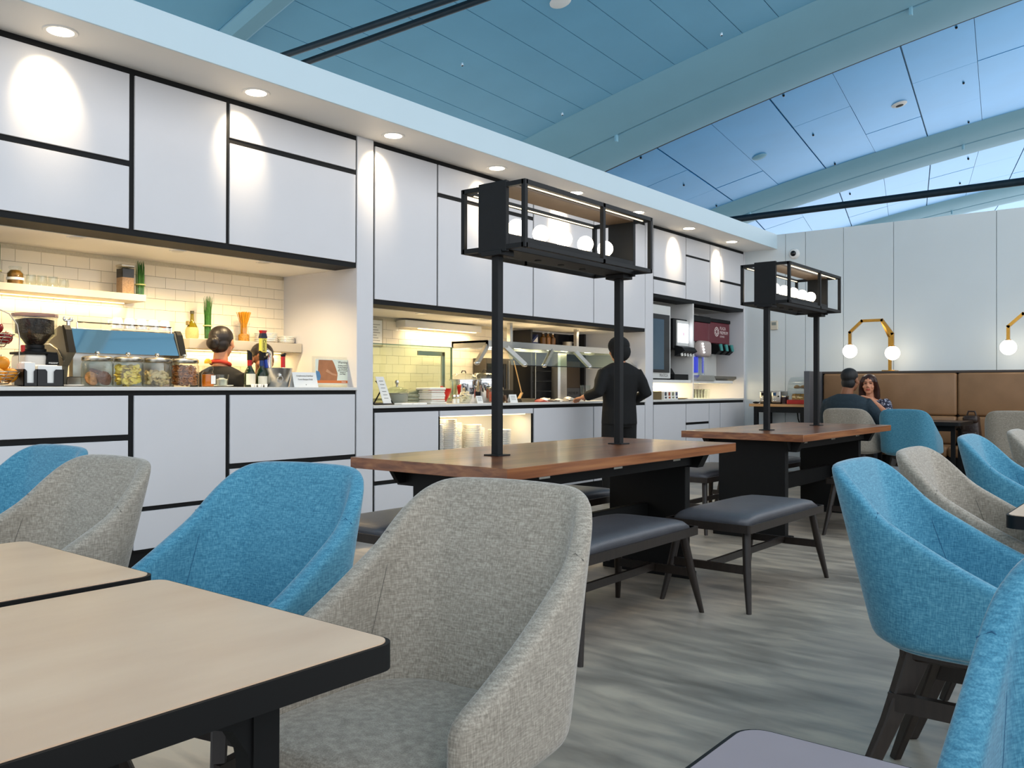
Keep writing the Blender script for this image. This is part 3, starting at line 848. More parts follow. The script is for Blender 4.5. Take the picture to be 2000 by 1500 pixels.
# ------------------------------------------------------------------ small tables
LAMT = M('taupe_laminate', '#d6bb9f', 0.33, noise=(3, 0.1), col2='#c9ab8f', stretch=(1, 3, 1))
LAMP2 = M('mauve_grey_laminate', '#948a8e', 0.3, noise=(3, 0.1))
LAMD = M('dark_brown_laminate', '#3a2c24', 0.35, noise=(3, 0.2))
EDGE = M('black_edge_band', '#0c0c0c', 0.55, noise=(10, 0.1), spec=0.3)
def cafe_table(x0, x1, y0, y1, label, lam=LAMT, h=0.75):
    cx, cy = (x0+x1)/2, (y0+y1)/2; a, b = (x1-x0)/2, (y1-y0)/2
    t = thing('cafe_table', label, 'table', (cx, cy, 0), group='small square cafe tables')
    bm = nb(); prism(bm, rrect(-a, a, -b, b, 0.03, 6), 2, h-0.038, h-0.002)
    tp = obj('table_top', bm, EDGE, t, smooth=30)
    bm = nb(); prism(bm, rrect(-a+0.006, a-0.006, -b+0.006, b-0.006, 0.026, 6), 2, h-0.004, h); obj('laminate', bm, lam, tp)
    for sx in (-1, 1):
        for sy in (-1, 1):
            bm = nb()
            bar(bm, (sx*(a-0.16), sy*(b-0.1), 0.0), (sx*(a-0.16), sy*(b-0.1), h-0.04), 0.036, 0.04)
            obj('leg', bm, BLACK, t)
            pts = [(0.0, h-0.04), (0.0, h-0.16), (-0.008, h-0.12), (-0.03, h-0.085), (-0.07, h-0.07), (-0.16, h-0.066), (-0.16, h-0.04)]
            bm = nb(); prism(bm, [(sx*(a-0.16)+sx*(q+(-0.018)), z) for q, z in pts], 1, sy*(b-0.1)-0.016, sy*(b-0.1)+0.016); obj('gusset', bm, BLACK, t)
        bm = nb(); box(bm, sx*(a-0.16)-0.016, sx*(a-0.16)+0.016, -b+0.1, b-0.1, h-0.1, h-0.04); obj('apron', bm, BLACK, t)
    for sy in (-1, 1):
        bm = nb(); box(bm, -a+0.16, a-0.16, sy*(b-0.1)-0.014, sy*(b-0.1)+0.014, h-0.066, h-0.04); obj('apron', bm, BLACK, t)
    return t
cafe_table(0.14, 0.842, 0.872, 1.496, 'taupe table in the foreground with black edge, nearest corner')
cafe_table(0.15, 0.852, 1.53, 2.10, 'taupe table behind the nearest table, at the left edge')
cafe_table(0.15, 0.86, -0.3, 0.375, 'mauve-grey table corner at the bottom edge of the picture', LAMP2)
cafe_table(2.735, 3.4, -0.25, 0.43, 'table corner at the right edge before the blue chair', LAMT)
cafe_table(9.62, 10.27, 2.62, 3.25, 'small table between the seated man and woman', LAMD, 0.76)
cafe_table(9.62, 10.27, 1.9, 2.52, 'small dark-edged table in front of the tan banquette, behind the empty blue chair', LAMD, 0.76)
cafe_table(9.62, 10.27, 0.95, 1.58, 'small table in front of the banquette at the right edge', LAMD, 0.76)

# ------------------------------------------------------------------ banquette and wall lamps
t = thing('banquette', 'long tan leather banquette along the white end wall', 'bench', (10.9, 1.0, 0))
Y0, Y1 = -2.6, 3.74
ys = [Y1-0.01, 2.196, 0.66, -0.88, -2.42]
def pad(name, x0, x1, y0, y1, z0, z1, r=0.03):
    bm = nb(); box(bm, x0, x1, y0+0.003, y1-0.003, z0, z1, bev=r, seg=3); return obj(name, bm, TANLEATHER, t, smooth=60, world=True)
for a, c in zip(ys[:-1], ys[1:]):
    pad('back_cushion', 10.93, 11.08, c, a, 0.79, 1.285, 0.03)
    pad('lower_back_cushion', 10.9, 11.08, c, a, 0.46, 0.785, 0.03)
    pad('seat_cushion', 10.42, 10.93, c, a, 0.34, 0.46, 0.035)
part('top_trim', t, M('dark_trim', '#4a403a', 0.5, noise=(10, 0.1)), 10.95, 11.3, Y0, Y1, 1.285, 1.312, bev=0.003)
part('back_board', t, DARKWOOD, 11.06, 11.3, Y0, Y1, 0.0, 1.285)
part('plinth', t, BLACK, 10.5, 11.06, Y0, Y1, 0.0, 0.34)
part('end_panel', t, M('grey_end_panel', '#55565a', 0.5, noise=(10, 0.1)), 10.5, 11.3, Y1, Y1+0.07, 0.0, 1.312, bev=0.003)

def wall_lamp(y, label):
    t = thing('arch_lamp', label, 'lamp', (11.12, y, 1.312), group='brass arch lamps on the banquette')
    bm = nb(); box(bm, -0.09, 0.09, -0.075, 0.075, 0, 0.012, bev=0.003); obj('base_plate', bm, BRASS, t)
    bm = nb(); bar(bm, (0, 0, 0.01), (0, 0, 0.43), 0.035); obj('stem', bm, BRASS, t)
    bm = nb(); bar(bm, (0, 0, 0.42), (-0.1, 0.06, 0.61), 0.034); obj('strut', bm, BRASS, t)
    pts = [(-0.12, 0.44, 0.34), (-0.12, 0.44, 0.485), (-0.12, 0.295, 0.62), (-0.12, 0.06, 0.62), (-0.12, -0.06, 0.45), (-0.12, -0.06, 0.305)]
    for a, c in zip(pts[:-1], pts[1:]):
        a, c = Vector(a), Vector(c); d = (c-a).normalized()*0.012
        bm = nb(); bar(bm, a-d, c+d, 0.034, up=(1, 0, 0)); obj('arch_bar', bm, BRASS, t)
    for yy, zz in ((0.44, 0.34), (-0.06, 0.305)):
        bm = nb(); lathe(bm, [(0.03, 0.0), (0.03, -0.012), (0, -0.012)], (-0.12, yy, zz), 16); c = obj('globe_cap', bm, BRASS, t)
        bm = nb(); ell(bm, (-0.12, yy, zz-0.088), 0.085, 20, 14); obj('globe', bm, GLOBE, c, smooth=180)
    return t
wall_lamp(2.975, 'brass arch lamp with two globes above the seated couple')
wall_lamp(1.25, 'brass arch lamp with a globe at the right edge of the picture')

# devices on the end wall
t = thing('security_camera', 'white dome camera with black lens high on the end wall', 'camera', (XE, 4.229, 2.888))
bm = nb(); lathe(bm, [(0.07, 0.0), (0.07, 0.02), (0.055, 0.045), (0.0, 0.06)], (0, 0, 0), 20); bm.transform(Matrix.Rotation(-PI/2, 4, 'Y')); obj('housing', bm, PAINT, t, smooth=40)
bm = nb(); ell(bm, (-0.05, 0.0, 0), (0.032, 0.038, 0.038), 14, 9); obj('lens', bm, M('black_lens', '#0a0a0c', 0.1, noise=(5, 0.05)), t, smooth=180)
t = thing('thermostat', 'small beige thermostat box on the end wall left of the far cage lamp post', 'thermostat', (XE, 4.5, 1.95))
bm = nb(); box(bm, -0.03, 0, -0.05, 0.05, -0.06, 0.06, bev=0.006); obj('case', bm, M('beige_plastic', '#cfc6b4', 0.5, noise=(10, 0.05)), t)
bm = nb(); box(bm, -0.033, -0.029, -0.03, 0.03, 0.0, 0.04, bev=0.001); obj('display', bm, M('grey_display', '#8d938c', 0.2, noise=(10, 0.05)), t)

# ------------------------------------------------------------------ coffee bar: shelves
ZB = 1.102
def shelf(label, x0, x1, y0, y1, z0, z1):
    t = thing('wall_shelf', label, 'shelf', ((x0+x1)/2, y1, z0), group='white wall shelves behind the bar')
    part('board', t, M('shelf_white', '#b9b1a3', 0.5, noise=(5, 0.03)), x0, x1, y0, y1-0.006, z0, z1, bev=0.002)
    part('led_strip', t, LED, x0+0.05, x1-0.05, y1-0.05, y1-0.04, z0-0.006, z0)
    light('shelf_light', 'AREA', ((x0+x1)/2, y1-0.045, z0-0.012), 1.9*(x1-x0), (1.0, 0.72, 0.34), t, ((x0+x1)/2, y1-0.02, z0-0.5), x1-x0-0.1, 0.02)
    return t
shelf('upper white shelf with wine glasses, lit from below', 0.5, 3.01, 5.56, YT, 1.676, 1.722)
shelf('lower white shelf with plates and pasta behind the bartender', 3.33, 4.3, 5.56, YT, 1.375, 1.445)

def lathe_thing(name, label, cat, x, y, z, prof, mat, seg=16, group=None, smooth=40):
    t = thing(name, label, cat, (x, y, z), group=group)
    bm = nb(); lathe(bm, prof, (0, 0, 0), seg); obj('body', bm, mat, t, smooth=smooth)
    return t
def sub(t, name, prof, mat, c=(0, 0, 0), seg=16, smooth=40, parent=None):
    bm = nb(); lathe(bm, prof, c, seg); return obj(name, bm, mat, parent or t, smooth=smooth)

LIDM = M('lid_metal', '#c8c2b4', 0.25, 1.0, noise=(10, 0.1))
# jars with snacks
def jar(x, y, label, r=0.088, h=0.15, z=ZB, inner=None, lid_h=0.028):
    t = thing('glass_jar', label, 'jar', (x, y, z), group='lidded glass jars')
    sub(t, 'glass', [(0, 0.0), (r*0.96, 0.0), (r, 0.008), (r, h-0.02), (r*0.9, h), (r*0.88, h), (r*0.97, h-0.02), (r*0.97, 0.01), (0, 0.008)], GLASS, seg=20)
    l = sub(t, 'lid', [(0, h), (r*0.95, h), (r*0.97, h+0.004), (r*0.97, h+lid_h*0.7), (r*0.85, h+lid_h), (0, h+lid_h+0.006)], LIDM, seg=20)
    sub(t, 'knob', [(0.008, 0), (0.008, 0.008), (0.015, 0.014), (0.012, 0.024), (0, 0.026)], LIDM, (0, 0, h+lid_h+0.004), 12, parent=l)
    return t
JX = [2.435, 2.62, 2.805, 2.99]
JL = ['glass jar of round cookies, leftmost of the four counter jars', 'glass jar of yellow chips, second of the counter jars', 'glass jar of pale crackers, third of the counter jars', 'glass jar of small brown pretzels, rightmost of the counter jars']
for x, l in zip(JX, JL): jar(x, 5.05, l)
CK = M('cookie', '#cf8a4a', 0.85, noise=(60, 0.5)); CK2 = M('chocolate_cookie', '#7a4a30', 0.85, noise=(60, 0.4))
for k, (dx, dy, z, rx, ry, m, w_) in enumerate([(-0.045, -0.03, 0.048, 1.25, 0.2, CK, 'pale round cookie leaning at the left in the first jar'), (0.02, -0.045, 0.05, 1.3, 0.0, CK2, 'dark cookie upright at the front of the first jar'),
        (0.045, -0.01, 0.05, 1.35, 0.3, CK2, 'dark cookie upright at the right in the first jar'), (0.0, 0.01, 0.09, 0.3, 0.2, CK2, 'dark cookie lying on top in the first jar'), (-0.01, 0.05, 0.05, 1.4, 0.1, CK, 'pale cookie at the back of the first jar')]):
    bm = nb(); lathe(bm, [(0, -0.006), (0.038, -0.006), (0.043, 0.0), (0.036, 0.006), (0, 0.008)], (0, 0, 0), 12)
    bm.transform(Matrix.Rotation(rx, 4, 'X') @ Matrix.Rotation(ry, 4, 'Y'))
    o = obj('cookie', bm, m, None, smooth=50); o.location = (JX[0]+dx, 5.05+dy, ZB+z); tag(o, w_, 'cookie', 'cookies in the first jar')
def heap(name, label, cat, cx, cy, z0, r, h, n, mk, mat):
    bm = nb()
    for i in range(n):
        a = random.uniform(0, 2*PI); q = math.sqrt(random.random())*r; zz = z0+random.random()*h
        mk(bm, (cx+q*math.cos(a), cy+q*math.sin(a), zz))
    o = obj(name, bm, mat, None, smooth=60); tag(o, label, cat); o['kind'] = 'stuff'; base_at(o, (cx, cy, z0))
def rmat(): return Matrix.Rotation(random.uniform(0, 6.3), 3, 'X') @ Matrix.Rotation(random.uniform(0, 6.3), 3, 'Z')
heap('potato_chips', 'yellow potato chips filling the second counter jar', 'chips', JX[1], 5.05, ZB+0.018, 0.066, 0.105, 190, lambda bm, c: ell(bm, c, (0.02, 0.014, 0.004), 7, 4, rmat()), M('yellow_chip', '#f2d566', 0.7, noise=(30, 0.2)))
heap('crackers', 'pale beige crackers half filling the third counter jar', 'crackers', JX[2], 5.05, ZB+0.018, 0.066, 0.075, 120, lambda bm, c: ell(bm, c, (0.02, 0.013, 0.006), 7, 4, rmat()), M('cracker', '#dcc08a', 0.8, noise=(30, 0.25)))
def ringlet(bm, c):
    R3 = rmat().to_4x4(); pts = [Vector(c)+(R3 @ Vector((0.011*math.cos(a), 0.011*math.sin(a), 0))) for a in [k*PI/3 for k in range(6)]]
    tube(bm, pts, 0.0032, 4, closed=True)
heap('pretzels', 'small brown pretzels filling the fourth counter jar', 'pretzels', JX[3], 5.05, ZB+0.016, 0.068, 0.115, 330, ringlet, M('pretzel', '#c57a3c', 0.55, noise=(40, 0.3)))

# fruit stand at the left edge
t = thing('fruit_stand', 'two tier wire fruit stand at the left edge of the bar', 'fruit stand', (1.86, 5.06, ZB))
WIRE = M('wire_metal', '#b9b2a4', 0.25, 1.0, noise=(10, 0.1))
def ring(bm, z, r, w=0.003): tube(bm, [(r*math.cos(k*PI/12), r*math.sin(k*PI/12), z) for k in range(24)], w, 5, closed=True)
for z, rr, nm in ((0.015, 0.15, 'lower_basket'), (0.215, 0.12, 'upper_basket')):
    bm = nb()
    for k in range(5): ring(bm, z+0.016*k, rr*(0.6+0.1*k))
    for k in range(10):
        a = k*PI/5; tube(bm, [(rr*0.3*math.cos(a), rr*0.3*math.sin(a), z-0.004), (rr*0.62*math.cos(a), rr*0.62*math.sin(a), z), (rr*math.cos(a), rr*math.sin(a), z+0.066)], 0.0025, 4)
    obj(nm, bm, WIRE, t, smooth=60)
bm = nb(); tube(bm, [(0.15, 0, 0.0), (0.152, 0, 0.27), (0.14, 0, 0.34), (0.1, 0, 0.395), (0.04, 0, 0.42), (-0.04, 0, 0.42), (-0.1, 0, 0.395), (-0.14, 0, 0.34), (-0.152, 0, 0.27), (-0.15, 0, 0.0)], 0.0035, 6)
obj('handle', bm, WIRE, t, smooth=60)
bm = nb(); tube(bm, [(0.15*math.cos(k*PI/12), 0.15*math.sin(k*PI/12), 0.004) for k in range(24)], 0.004, 5, closed=True); obj('foot_ring', bm, WIRE, t, smooth=60)
APP = M('red_apple', '#8c1a1c', 0.25, noise=(8, 0.4)); ORA = M('orange_fruit', '#e0901c', 0.45, noise=(90, 0.12))
def fruit(nm, lab, dx, dy, z, r, mat, grp):
    t = thing(nm, lab, 'fruit', (1.86+dx, 5.06+dy, ZB+z), group=grp)
    sub(t, 'flesh', [(0, -r*0.86), (r*0.45, -r*0.9), (r*0.85, -r*0.5), (r, 0.0), (r*0.86, r*0.55), (r*0.45, r*0.82), (r*0.12, r*0.74), (0, r*0.68)], mat, seg=14, smooth=180)
    bm = nb(); tube(bm, [(0, 0, r*0.68), (0.003, 0, r*1.05)], 0.002, 5); obj('stem', bm, M('stem_brown', '#4a3522', 0.8, noise=(10, 0.2)), t)
for k, (dx, dy, z, w_) in enumerate([(0.07, -0.03, 0.262, 'at the right front'), (-0.01, -0.07, 0.262, 'at the front'), (0.04, 0.05, 0.264, 'at the back right'), (0.03, -0.01, 0.315, 'on top')]):
    fruit('apple', 'red apple in the upper fruit basket, '+w_, dx, dy, z, 0.036, APP, 'apples in the fruit stand')
for k, (dx, dy, z, w_) in enumerate([(0.09, -0.03, 0.062, 'at the right front'), (0.0, -0.085, 0.062, 'at the front'), (0.06, 0.06, 0.062, 'at the back right'), (0.05, -0.02, 0.125, 'on top')]):
    fruit('orange', 'orange in the lower fruit basket, '+w_, dx, dy, z, 0.044, ORA, 'oranges in the fruit stand')

# coffee grinder
t = thing('coffee_grinder', 'coffee grinder with a clear hopper full of dark beans', 'grinder', (2.175, 5.26, ZB))
bm = nb(); box(bm, -0.085, 0.045, -0.08, 0.12, 0.0, 0.185, bev=0.02, seg=3); obj('body', bm, M('grinder_white', '#e6e1d6', 0.35, noise=(10, 0.04)), t, smooth=40)
bm = nb(); box(bm, -0.09, 0.09, -0.09, 0.125, 0.185, 0.2, bev=0.006, seg=2); obj('top_plate', bm, BLACK, t)
bm = nb(); prism(bm, [(0.03, 0.188), (0.085, 0.188), (0.093, 0.125), (0.025, 0.125)], 1, -0.1, 0.06); d = obj('doser', bm, BLACK, t)
text('mazzer', 0.018, PAPER, t, (2.175+0.06, 5.26-0.1006, ZB+0.137), (1, 0, 0), (0, 0, 1))
sub(t, 'collar', [(0, 0.2), (0.06, 0.2), (0.06, 0.215), (0.05, 0.222), (0.05, 0.24), (0, 0.24)], BLKMET)
sub(t, 'beans', [(0, 0.242), (0.046, 0.242), (0.088, 0.302), (0.1, 0.305), (0.1, 0.383), (0.06, 0.392), (0, 0.396)], M('coffee_beans', '#2a1610', 0.35, noise=(90, 0.7), bump=(120, 0.9)), seg=24)
sub(t, 'hopper', [(0.05, 0.238), (0.11, 0.298), (0.113, 0.302), (0.118, 0.405), (0.115, 0.405), (0.108, 0.303), (0.047, 0.24)], GLASS, seg=28)
sub(t, 'hopper_lid', [(0.119, 0.398), (0.121, 0.402), (0.121, 0.418), (0.0, 0.428), (0.0, 0.42), (0.113, 0.41)], M('tinted_acrylic', '#b89a98', 0.15, trans=0.6, noise=(5, 0.05)), seg=28)
bm = nb(); box(bm, -0.098, -0.08, -0.07, -0.05, 0.195, 0.235, bev=0.003); obj('red_switch', bm, M('red_plastic', '#c8281c', 0.4, noise=(5, 0.1)), t)

# black napkin caddy and napkins
t = thing('napkin_caddy', 'black plastic caddy with cut-out fronts holding napkins', 'caddy', (2.1, 5.02, ZB))
CAD = M('black_plastic', '#1b1b1c', 0.4, noise=(30, 0.1))
w, d, h = 0.105, 0.06, 0.095
def cut(x0, x1):
    a = (x0+x1)/2; return [(x0, 0), (x1, 0), (x1, h), (a+0.028, h), (a+0.018, h-0.012), (a+0.018, 0.02), (a-0.018, 0.02), (a-0.018, h-0.012), (a-0.028, h), (x0, h)]
for x0, x1 in ((-w, -0.035), (-0.035, w)):
    bm = nb(); prism(bm, cut(x0, x1), 1, -d, -d+0.004); obj('front', bm, CAD, t)
for x in (-w, -0.037, w-0.004):
    bm = nb(); box(bm, x, x+0.004, -d, d, 0, h); obj('divider', bm, CAD, t)
bm = nb(); box(bm, -w, w, d-0.004, d, 0, h); obj('back', bm, CAD, t)
bm = nb(); box(bm, -w, w, -d, d, 0, 0.004); obj('bottom', bm, CAD, t)
for nm, x0, x1, hh, lab in (('napkin_stack', 2.1-0.029, 2.1+0.1, 0.115, 'stack of white napkins in the wide slot of the black caddy'), ('napkin_stack', 2.1-0.098, 2.1-0.042, 0.13, 'pale paper sleeves in the narrow slot of the black caddy')):
    bm = nb()
    n = 9
    for k in range(n): box(bm, x0+random.uniform(0, 0.003), x1-random.uniform(0, 0.003), 5.02-0.05+k*0.0115, 5.02-0.041+k*0.0115, ZB+0.005, ZB+hh+random.uniform(-0.006, 0.006), bev=0.001)
    o = obj(nm, bm, PAPER); tag(o, lab, 'napkins'); base_at(o, ((x0+x1)/2, 5.02, ZB+0.005)); o['kind'] = 'stuff'
bm = nb(); lathe(bm, [(0, 0), (0.05, 0.0), (0.075, 0.008), (0.073, 0.011), (0.05, 0.004), (0, 0.004)], (2.285, 5.06, ZB), 20); o = obj('saucer', bm, CHINA, None, smooth=40); tag(o, 'white saucer between the black caddy and the cookie jar', 'saucer'); base_at(o, (2.285, 5.06, ZB))

# espresso machine, back towards the room
t = thing('espresso_machine', 'espresso machine with mirror back and grey side panels', 'coffee machine', (2.7, 5.3, ZB))
OLIVE = M('grey_side_panel', '#6f6b5e', 0.45, 0.2, noise=(20, 0.08))
side = [(-0.10, 0.335), (-0.115, 0.335), (-0.125, 0.18), (-0.09, 0.14), (-0.02, 0.0), (0.2, 0.0), (0.2, 0.12), (0.17, 0.18), (0.2, 0.25), (0.2, 0.3)]
def sp(x0, x1): 
    bm = nb(); prism(bm, [(-0.155, 0.2), (-0.09, 0.352), (-0.03, 0.36), (0.18, 0.29), (0.185, 0.2), (0.14, 0.02), (0.13, 0.0), (-0.03, 0.0), (-0.06, 0.12)], 0, x0, x1); return bm
o = obj('side_panel', sp(-0.385, -0.345), OLIVE, t); o = obj('side_panel', sp(0.315, 0.345), OLIVE, t)
bm = nb(); tube(bm, [(-0.388, 0.18, 0.26), (-0.388, 0.08, 0.255), (-0.388, -0.02, 0.22), (-0.388, -0.1, 0.15)], 0.004, 6); obj('side_trim', bm, CHROME, t)
for x in (-0.375, 0.33):
    bm = nb(); prism(bm, [(-0.165, 0.2), (-0.115, 0.335), (-0.09, 0.362), (-0.07, 0.36), (-0.13, 0.2)], 0, x-0.012, x+0.025); obj('corner_bumper', bm, BLACK, t)
bm = nb(); prism(bm, [(-0.15, 0.2), (-0.085, 0.345), (-0.075, 0.345), (-0.135, 0.2)], 0, -0.34, 0.315); obj('mirror_back', bm, M('mirror_steel', '#d7dde0', 0.04, 1.0, noise=(2, 0.02)), t)
bm = nb(); prism(bm, [(-0.135, 0.2), (-0.075, 0.345), (-0.03, 0.355), (0.16, 0.3), (0.16, 0.2)], 0, -0.345, 0.315); obj('top_housing', bm, STEEL, t)
bm = nb(); box(bm, -0.34, 0.31, -0.04, 0.12, 0.0, 0.06, bev=0.004); obj('drip_tray', bm, STEEL, t)
bm = nb(); box(bm, -0.3, 0.28, -0.02, 0.03, 0.06, 0.2); obj('inner_column', bm, STEEL, t)
bm = nb(); tube(bm, [(-0.35, -0.07, 0.355), (-0.35, -0.07, 0.385)], 0.012, 10); ell(bm, (-0.35, -0.07, 0.39), (0.03, 0.012, 0.01), 10, 6); ell(bm, (-0.375, -0.07, 0.4), (0.008, 0.008, 0.014), 8, 6); ell(bm, (-0.335, -0.07, 0.398), (0.014, 0.014, 0.012), 8, 6)
obj('steam_knob', bm, CHROME, t, smooth=60)
bm = nb(); tube(bm, [(0.04, -0.07, 0.385), (0.30, -0.07, 0.385)], 0.005, 6); tube(bm, [(-0.3, -0.07, 0.385), (0.04, -0.07, 0.385)], 0.005, 6); tube(bm, [(-0.3, -0.07, 0.345), (-0.3, -0.07, 0.385)], 0.005, 6); tube(bm, [(0.3, -0.07, 0.345), (0.3, -0.07, 0.385)], 0.005, 6); obj('cup_rail', bm, CHROME, t)
for k in range(5):
    c = thing('cup', 'white cup upside down on the coffee machine, %s from the left' % ORD[k], 'cup', (2.66+0.078*k, 5.26, ZB+0.362), group='white cups on the coffee machine')
    sub(c, 'body', [(0, 0.0), (0.036, 0.0), (0.034, 0.03), (0.026, 0.062), (0.022, 0.066), (0, 0.066)], CHINA, seg=18)
    if k == 0:
        bm = nb(); tube(bm, [(-0.033, 0, 0.05), (-0.055, 0, 0.045), (-0.055, 0, 0.022), (-0.035, 0, 0.012)], 0.005, 6); obj('handle', bm, CHINA, c, smooth=60)

# honey bottle, glass, plates, cream pots
t = thing('honey_bottle', 'squeeze bottle of amber honey with a yellow cap', 'bottle', (3.142, 5.03, ZB), group=None)
sub(t, 'bottle', [(0, 0), (0.036, 0.0), (0.041, 0.01), (0.04, 0.085), (0.03, 0.098), (0.036, 0.115), (0.034, 0.135), (0.02, 0.15), (0.018, 0.155), (0, 0.155)], GLASS)
sub(t, 'honey', [(0, 0.004), (0.035, 0.004), (0.037, 0.012), (0.036, 0.08), (0, 0.082)], M('honey', '#d0700f', 0.2, noise=(5, 0.1)))
sub(t, 'cap', [(0, 0.153), (0.023, 0.153), (0.023, 0.168), (0.012, 0.182), (0, 0.184)], M('yellow_cap', '#f2b414', 0.4, noise=(5, 0.05)))
bm = nb(); box(bm, -0.002, 0.03, -0.0415, -0.039, 0.02, 0.075); obj('label', bm, PAPER, t)
t = thing('tumbler', 'clear glass tumbler beside the honey bottle', 'glass', (3.245, 5.03, ZB))
sub(t, 'glass', [(0, 0), (0.034, 0), (0.046, 0.082), (0.044, 0.082), (0.032, 0.008), (0, 0.008)], GLASS, seg=18)
sub(t, 'ice', [(0, 0.01), (0.03, 0.01), (0.034, 0.05), (0.012, 0.06), (0, 0.052)], M('ice_water', '#dfe9ea', 0.1, trans=0.6, noise=(30, 0.15)), seg=9)
bm = nb(); lathe(bm, [(0, 0), (0.06, 0), (0.1, 0.01), (0.098, 0.013), (0.06, 0.004), (0, 0.004)], (3.3, 5.16, ZB), 20); o = obj('plate', bm, CHINA, None, smooth=40); tag(o, 'white plate behind the tumbler on the bar', 'plate'); base_at(o, (3.3, 5.16, ZB))
for k in range(5):
    t = thing('cream_pot', 'tiny white cream pot before the wine bottles, %s from the left' % ORD[k], 'pot', (3.435+0.026*k, 4.965+0.01*(k % 2), ZB), group='cream pots on the bar')
    sub(t, 'cup', [(0, 0), (0.009, 0), (0.013, 0.018), (0, 0.018)], CHINA, seg=10); sub(t, 'rim', [(0, 0.018), (0.014, 0.018), (0.014, 0.02), (0, 0.021)], PAPER, seg=10)

# wine bottles with pourers
for x, capc, nm, lab, lh in ((3.47, '#b01818', 'red', 'wine bottle with red capsule and slanted black pourer', 0.075), (3.565, '#16336e', 'blue', 'wine bottle with blue capsule and black pourer', 0.06)):
    t = thing('wine_bottle', lab, 'bottle', (x, 5.05, ZB), group='wine bottles on the bar')
    sub(t, 'glass', [(0, 0), (0.035, 0), (0.038, 0.006), (0.038, 0.085), (0.03, 0.11), (0.016, 0.135), (0.0145, 0.16), (0, 0.16)], M('dark_green_glass', '#1c3312', 0.06, trans=0.5, noise=(4, 0.1)), seg=18)
    sub(t, 'capsule', [(0, 0.158), (0.0155, 0.14), (0.0155, 0.185), (0, 0.187)], M('capsule_'+nm, capc, 0.35, 0.3, noise=(5, 0.1)), seg=14)
    bm = nb(); tube(bm, [(0, 0, 0.183), (0, 0, 0.235)], 0.0175, 12)
    for v in bm.verts:
        if v.co.z > 0.22: v.co.z += -v.co.x*0.9
    obj('pourer', bm, BLACK, t, smooth=50)
    bm = nb(); a0 = -PI/2
    for k in range(7):
        pass
    pts = [(0.0385*math.cos(a), 0.0385*math.sin(a)) for a in [math.radians(200+20*k) for k in range(8)]]
    pts2 = [(0.0378*math.cos(a), 0.0378*math.sin(a)) for a in [math.radians(200+20*k) for k in range(7, -1, -1)]]
    prism(bm, pts+pts2, 2, 0.015, 0.015+lh); obj('label', bm, M('cream_label', '#e8e2cc', 0.7, noise=(20, 0.05)), t)

# ice bucket with bar tools
t = thing('ice_bucket', 'steel ice bucket with ring handle', 'bucket', (3.69, 5.06, ZB))
sub(t, 'pail', [(0, 0), (0.082, 0), (0.085, 0.004), (0.112, 0.13), (0.115, 0.132), (0.11, 0.132), (0.08, 0.01), (0, 0.008)], STEEL, seg=28)
bm = nb(); tube(bm, [(-0.04+0.022*math.cos(k*PI/8), -0.103-0.004*math.sin(k*PI/8), 0.055+0.022*math.sin(k*PI/8)) for k in range(16)], 0.0035, 6, closed=True); obj('ring_handle', bm, CHROME, t, smooth=60)
bm = nb(); ell(bm, (-0.04, -0.1, 0.082), (0.013, 0.012, 0.012), 10, 8); obj('handle_boss', bm, CHROME, t, smooth=180)
for nm, lab, dx, c, L in (('corkscrew', 'red handled corkscrew in the ice bucket', 0.06, '#c01c1c', 0.235), ('bottle_opener', 'blue handled opener leaning in the ice bucket', -0.06, '#1c3fa0', 0.21)):
    t2 = thing(nm, lab, 'opener', (3.69+dx, 5.06, ZB+0.01)); sl = -0.03 if dx < 0 else 0.0
    bm = nb(); tube(bm, [(0, 0, 0.0), (sl*0.6, 0, L*0.55)], 0.006, 8); obj('shaft', bm, CHROME, t2, smooth=60)
    bm = nb(); tube(bm, [(sl*0.6, 0, L*0.55), (sl, 0, L-0.03)], 0.015, 10); obj('grip', bm, M(nm+'_plastic', c, 0.35, noise=(5, 0.1)), t2, smooth=60)
    bm = nb(); ell(bm, (sl, 0, L-0.022), (0.02, 0.012, 0.014), 10, 6); ell(bm, (sl+0.014, 0, L-0.01), (0.012, 0.009, 0.007), 8, 6); obj('head', bm, BLACK, t2, smooth=180)
# beer tap
t = thing('beer_tap', 'chrome beer tap with a tall branded handle', 'beer tap', (3.72, 5.24, ZB))
bm = nb(); tube(bm, [(0.03, 0, 0.0), (0.03, 0, 0.2), (0.025, -0.005, 0.24), (0.0, -0.01, 0.255), (-0.03, -0.012, 0.24)], 0.032, 14); obj('tower', bm, CHROME, t, smooth=60)
sub(t, 'base', [(0, 0), (0.055, 0), (0.055, 0.012), (0.035, 0.018), (0, 0.018)], CHROME, (0.03, 0, 0), 20)
bm = nb(); tube(bm, [(-0.03, -0.03, 0.2), (-0.055, -0.07, 0.195), (-0.06, -0.075, 0.16)], 0.01, 8); obj('spout', bm, CHROME, t, smooth=60)
hz = 0.2
hd = bm = nb(); box(bm, -0.075, -0.035, -0.075, -0.05, hz, hz+0.045, bev=0.004); h1 = obj('handle', bm, BLACK, t)
bm = nb(); box(bm, -0.079, -0.031, -0.079, -0.046, hz+0.045, hz+0.145, bev=0.004); obj('label_panel', bm, M('beer_label_yellow', '#e0cf5a', 0.45, noise=(6, 0.05)), t)
bm = nb(); prism(bm, [(-0.082, hz+0.145), (-0.028, hz+0.145), (-0.038, hz+0.18), (-0.072, hz+0.18)], 1, -0.079, -0.046); obj('neck_label', bm, M('navy_label', '#141b33', 0.4, noise=(6, 0.05)), t)
bm = nb(); prism(bm, [(-0.07, hz+0.18), (-0.04, hz+0.18), (-0.033, hz+0.2), (-0.077, hz+0.2)], 1, -0.08, -0.045); obj('crown', bm, M('crown_red', '#b42020', 0.4, noise=(6, 0.05)), t)
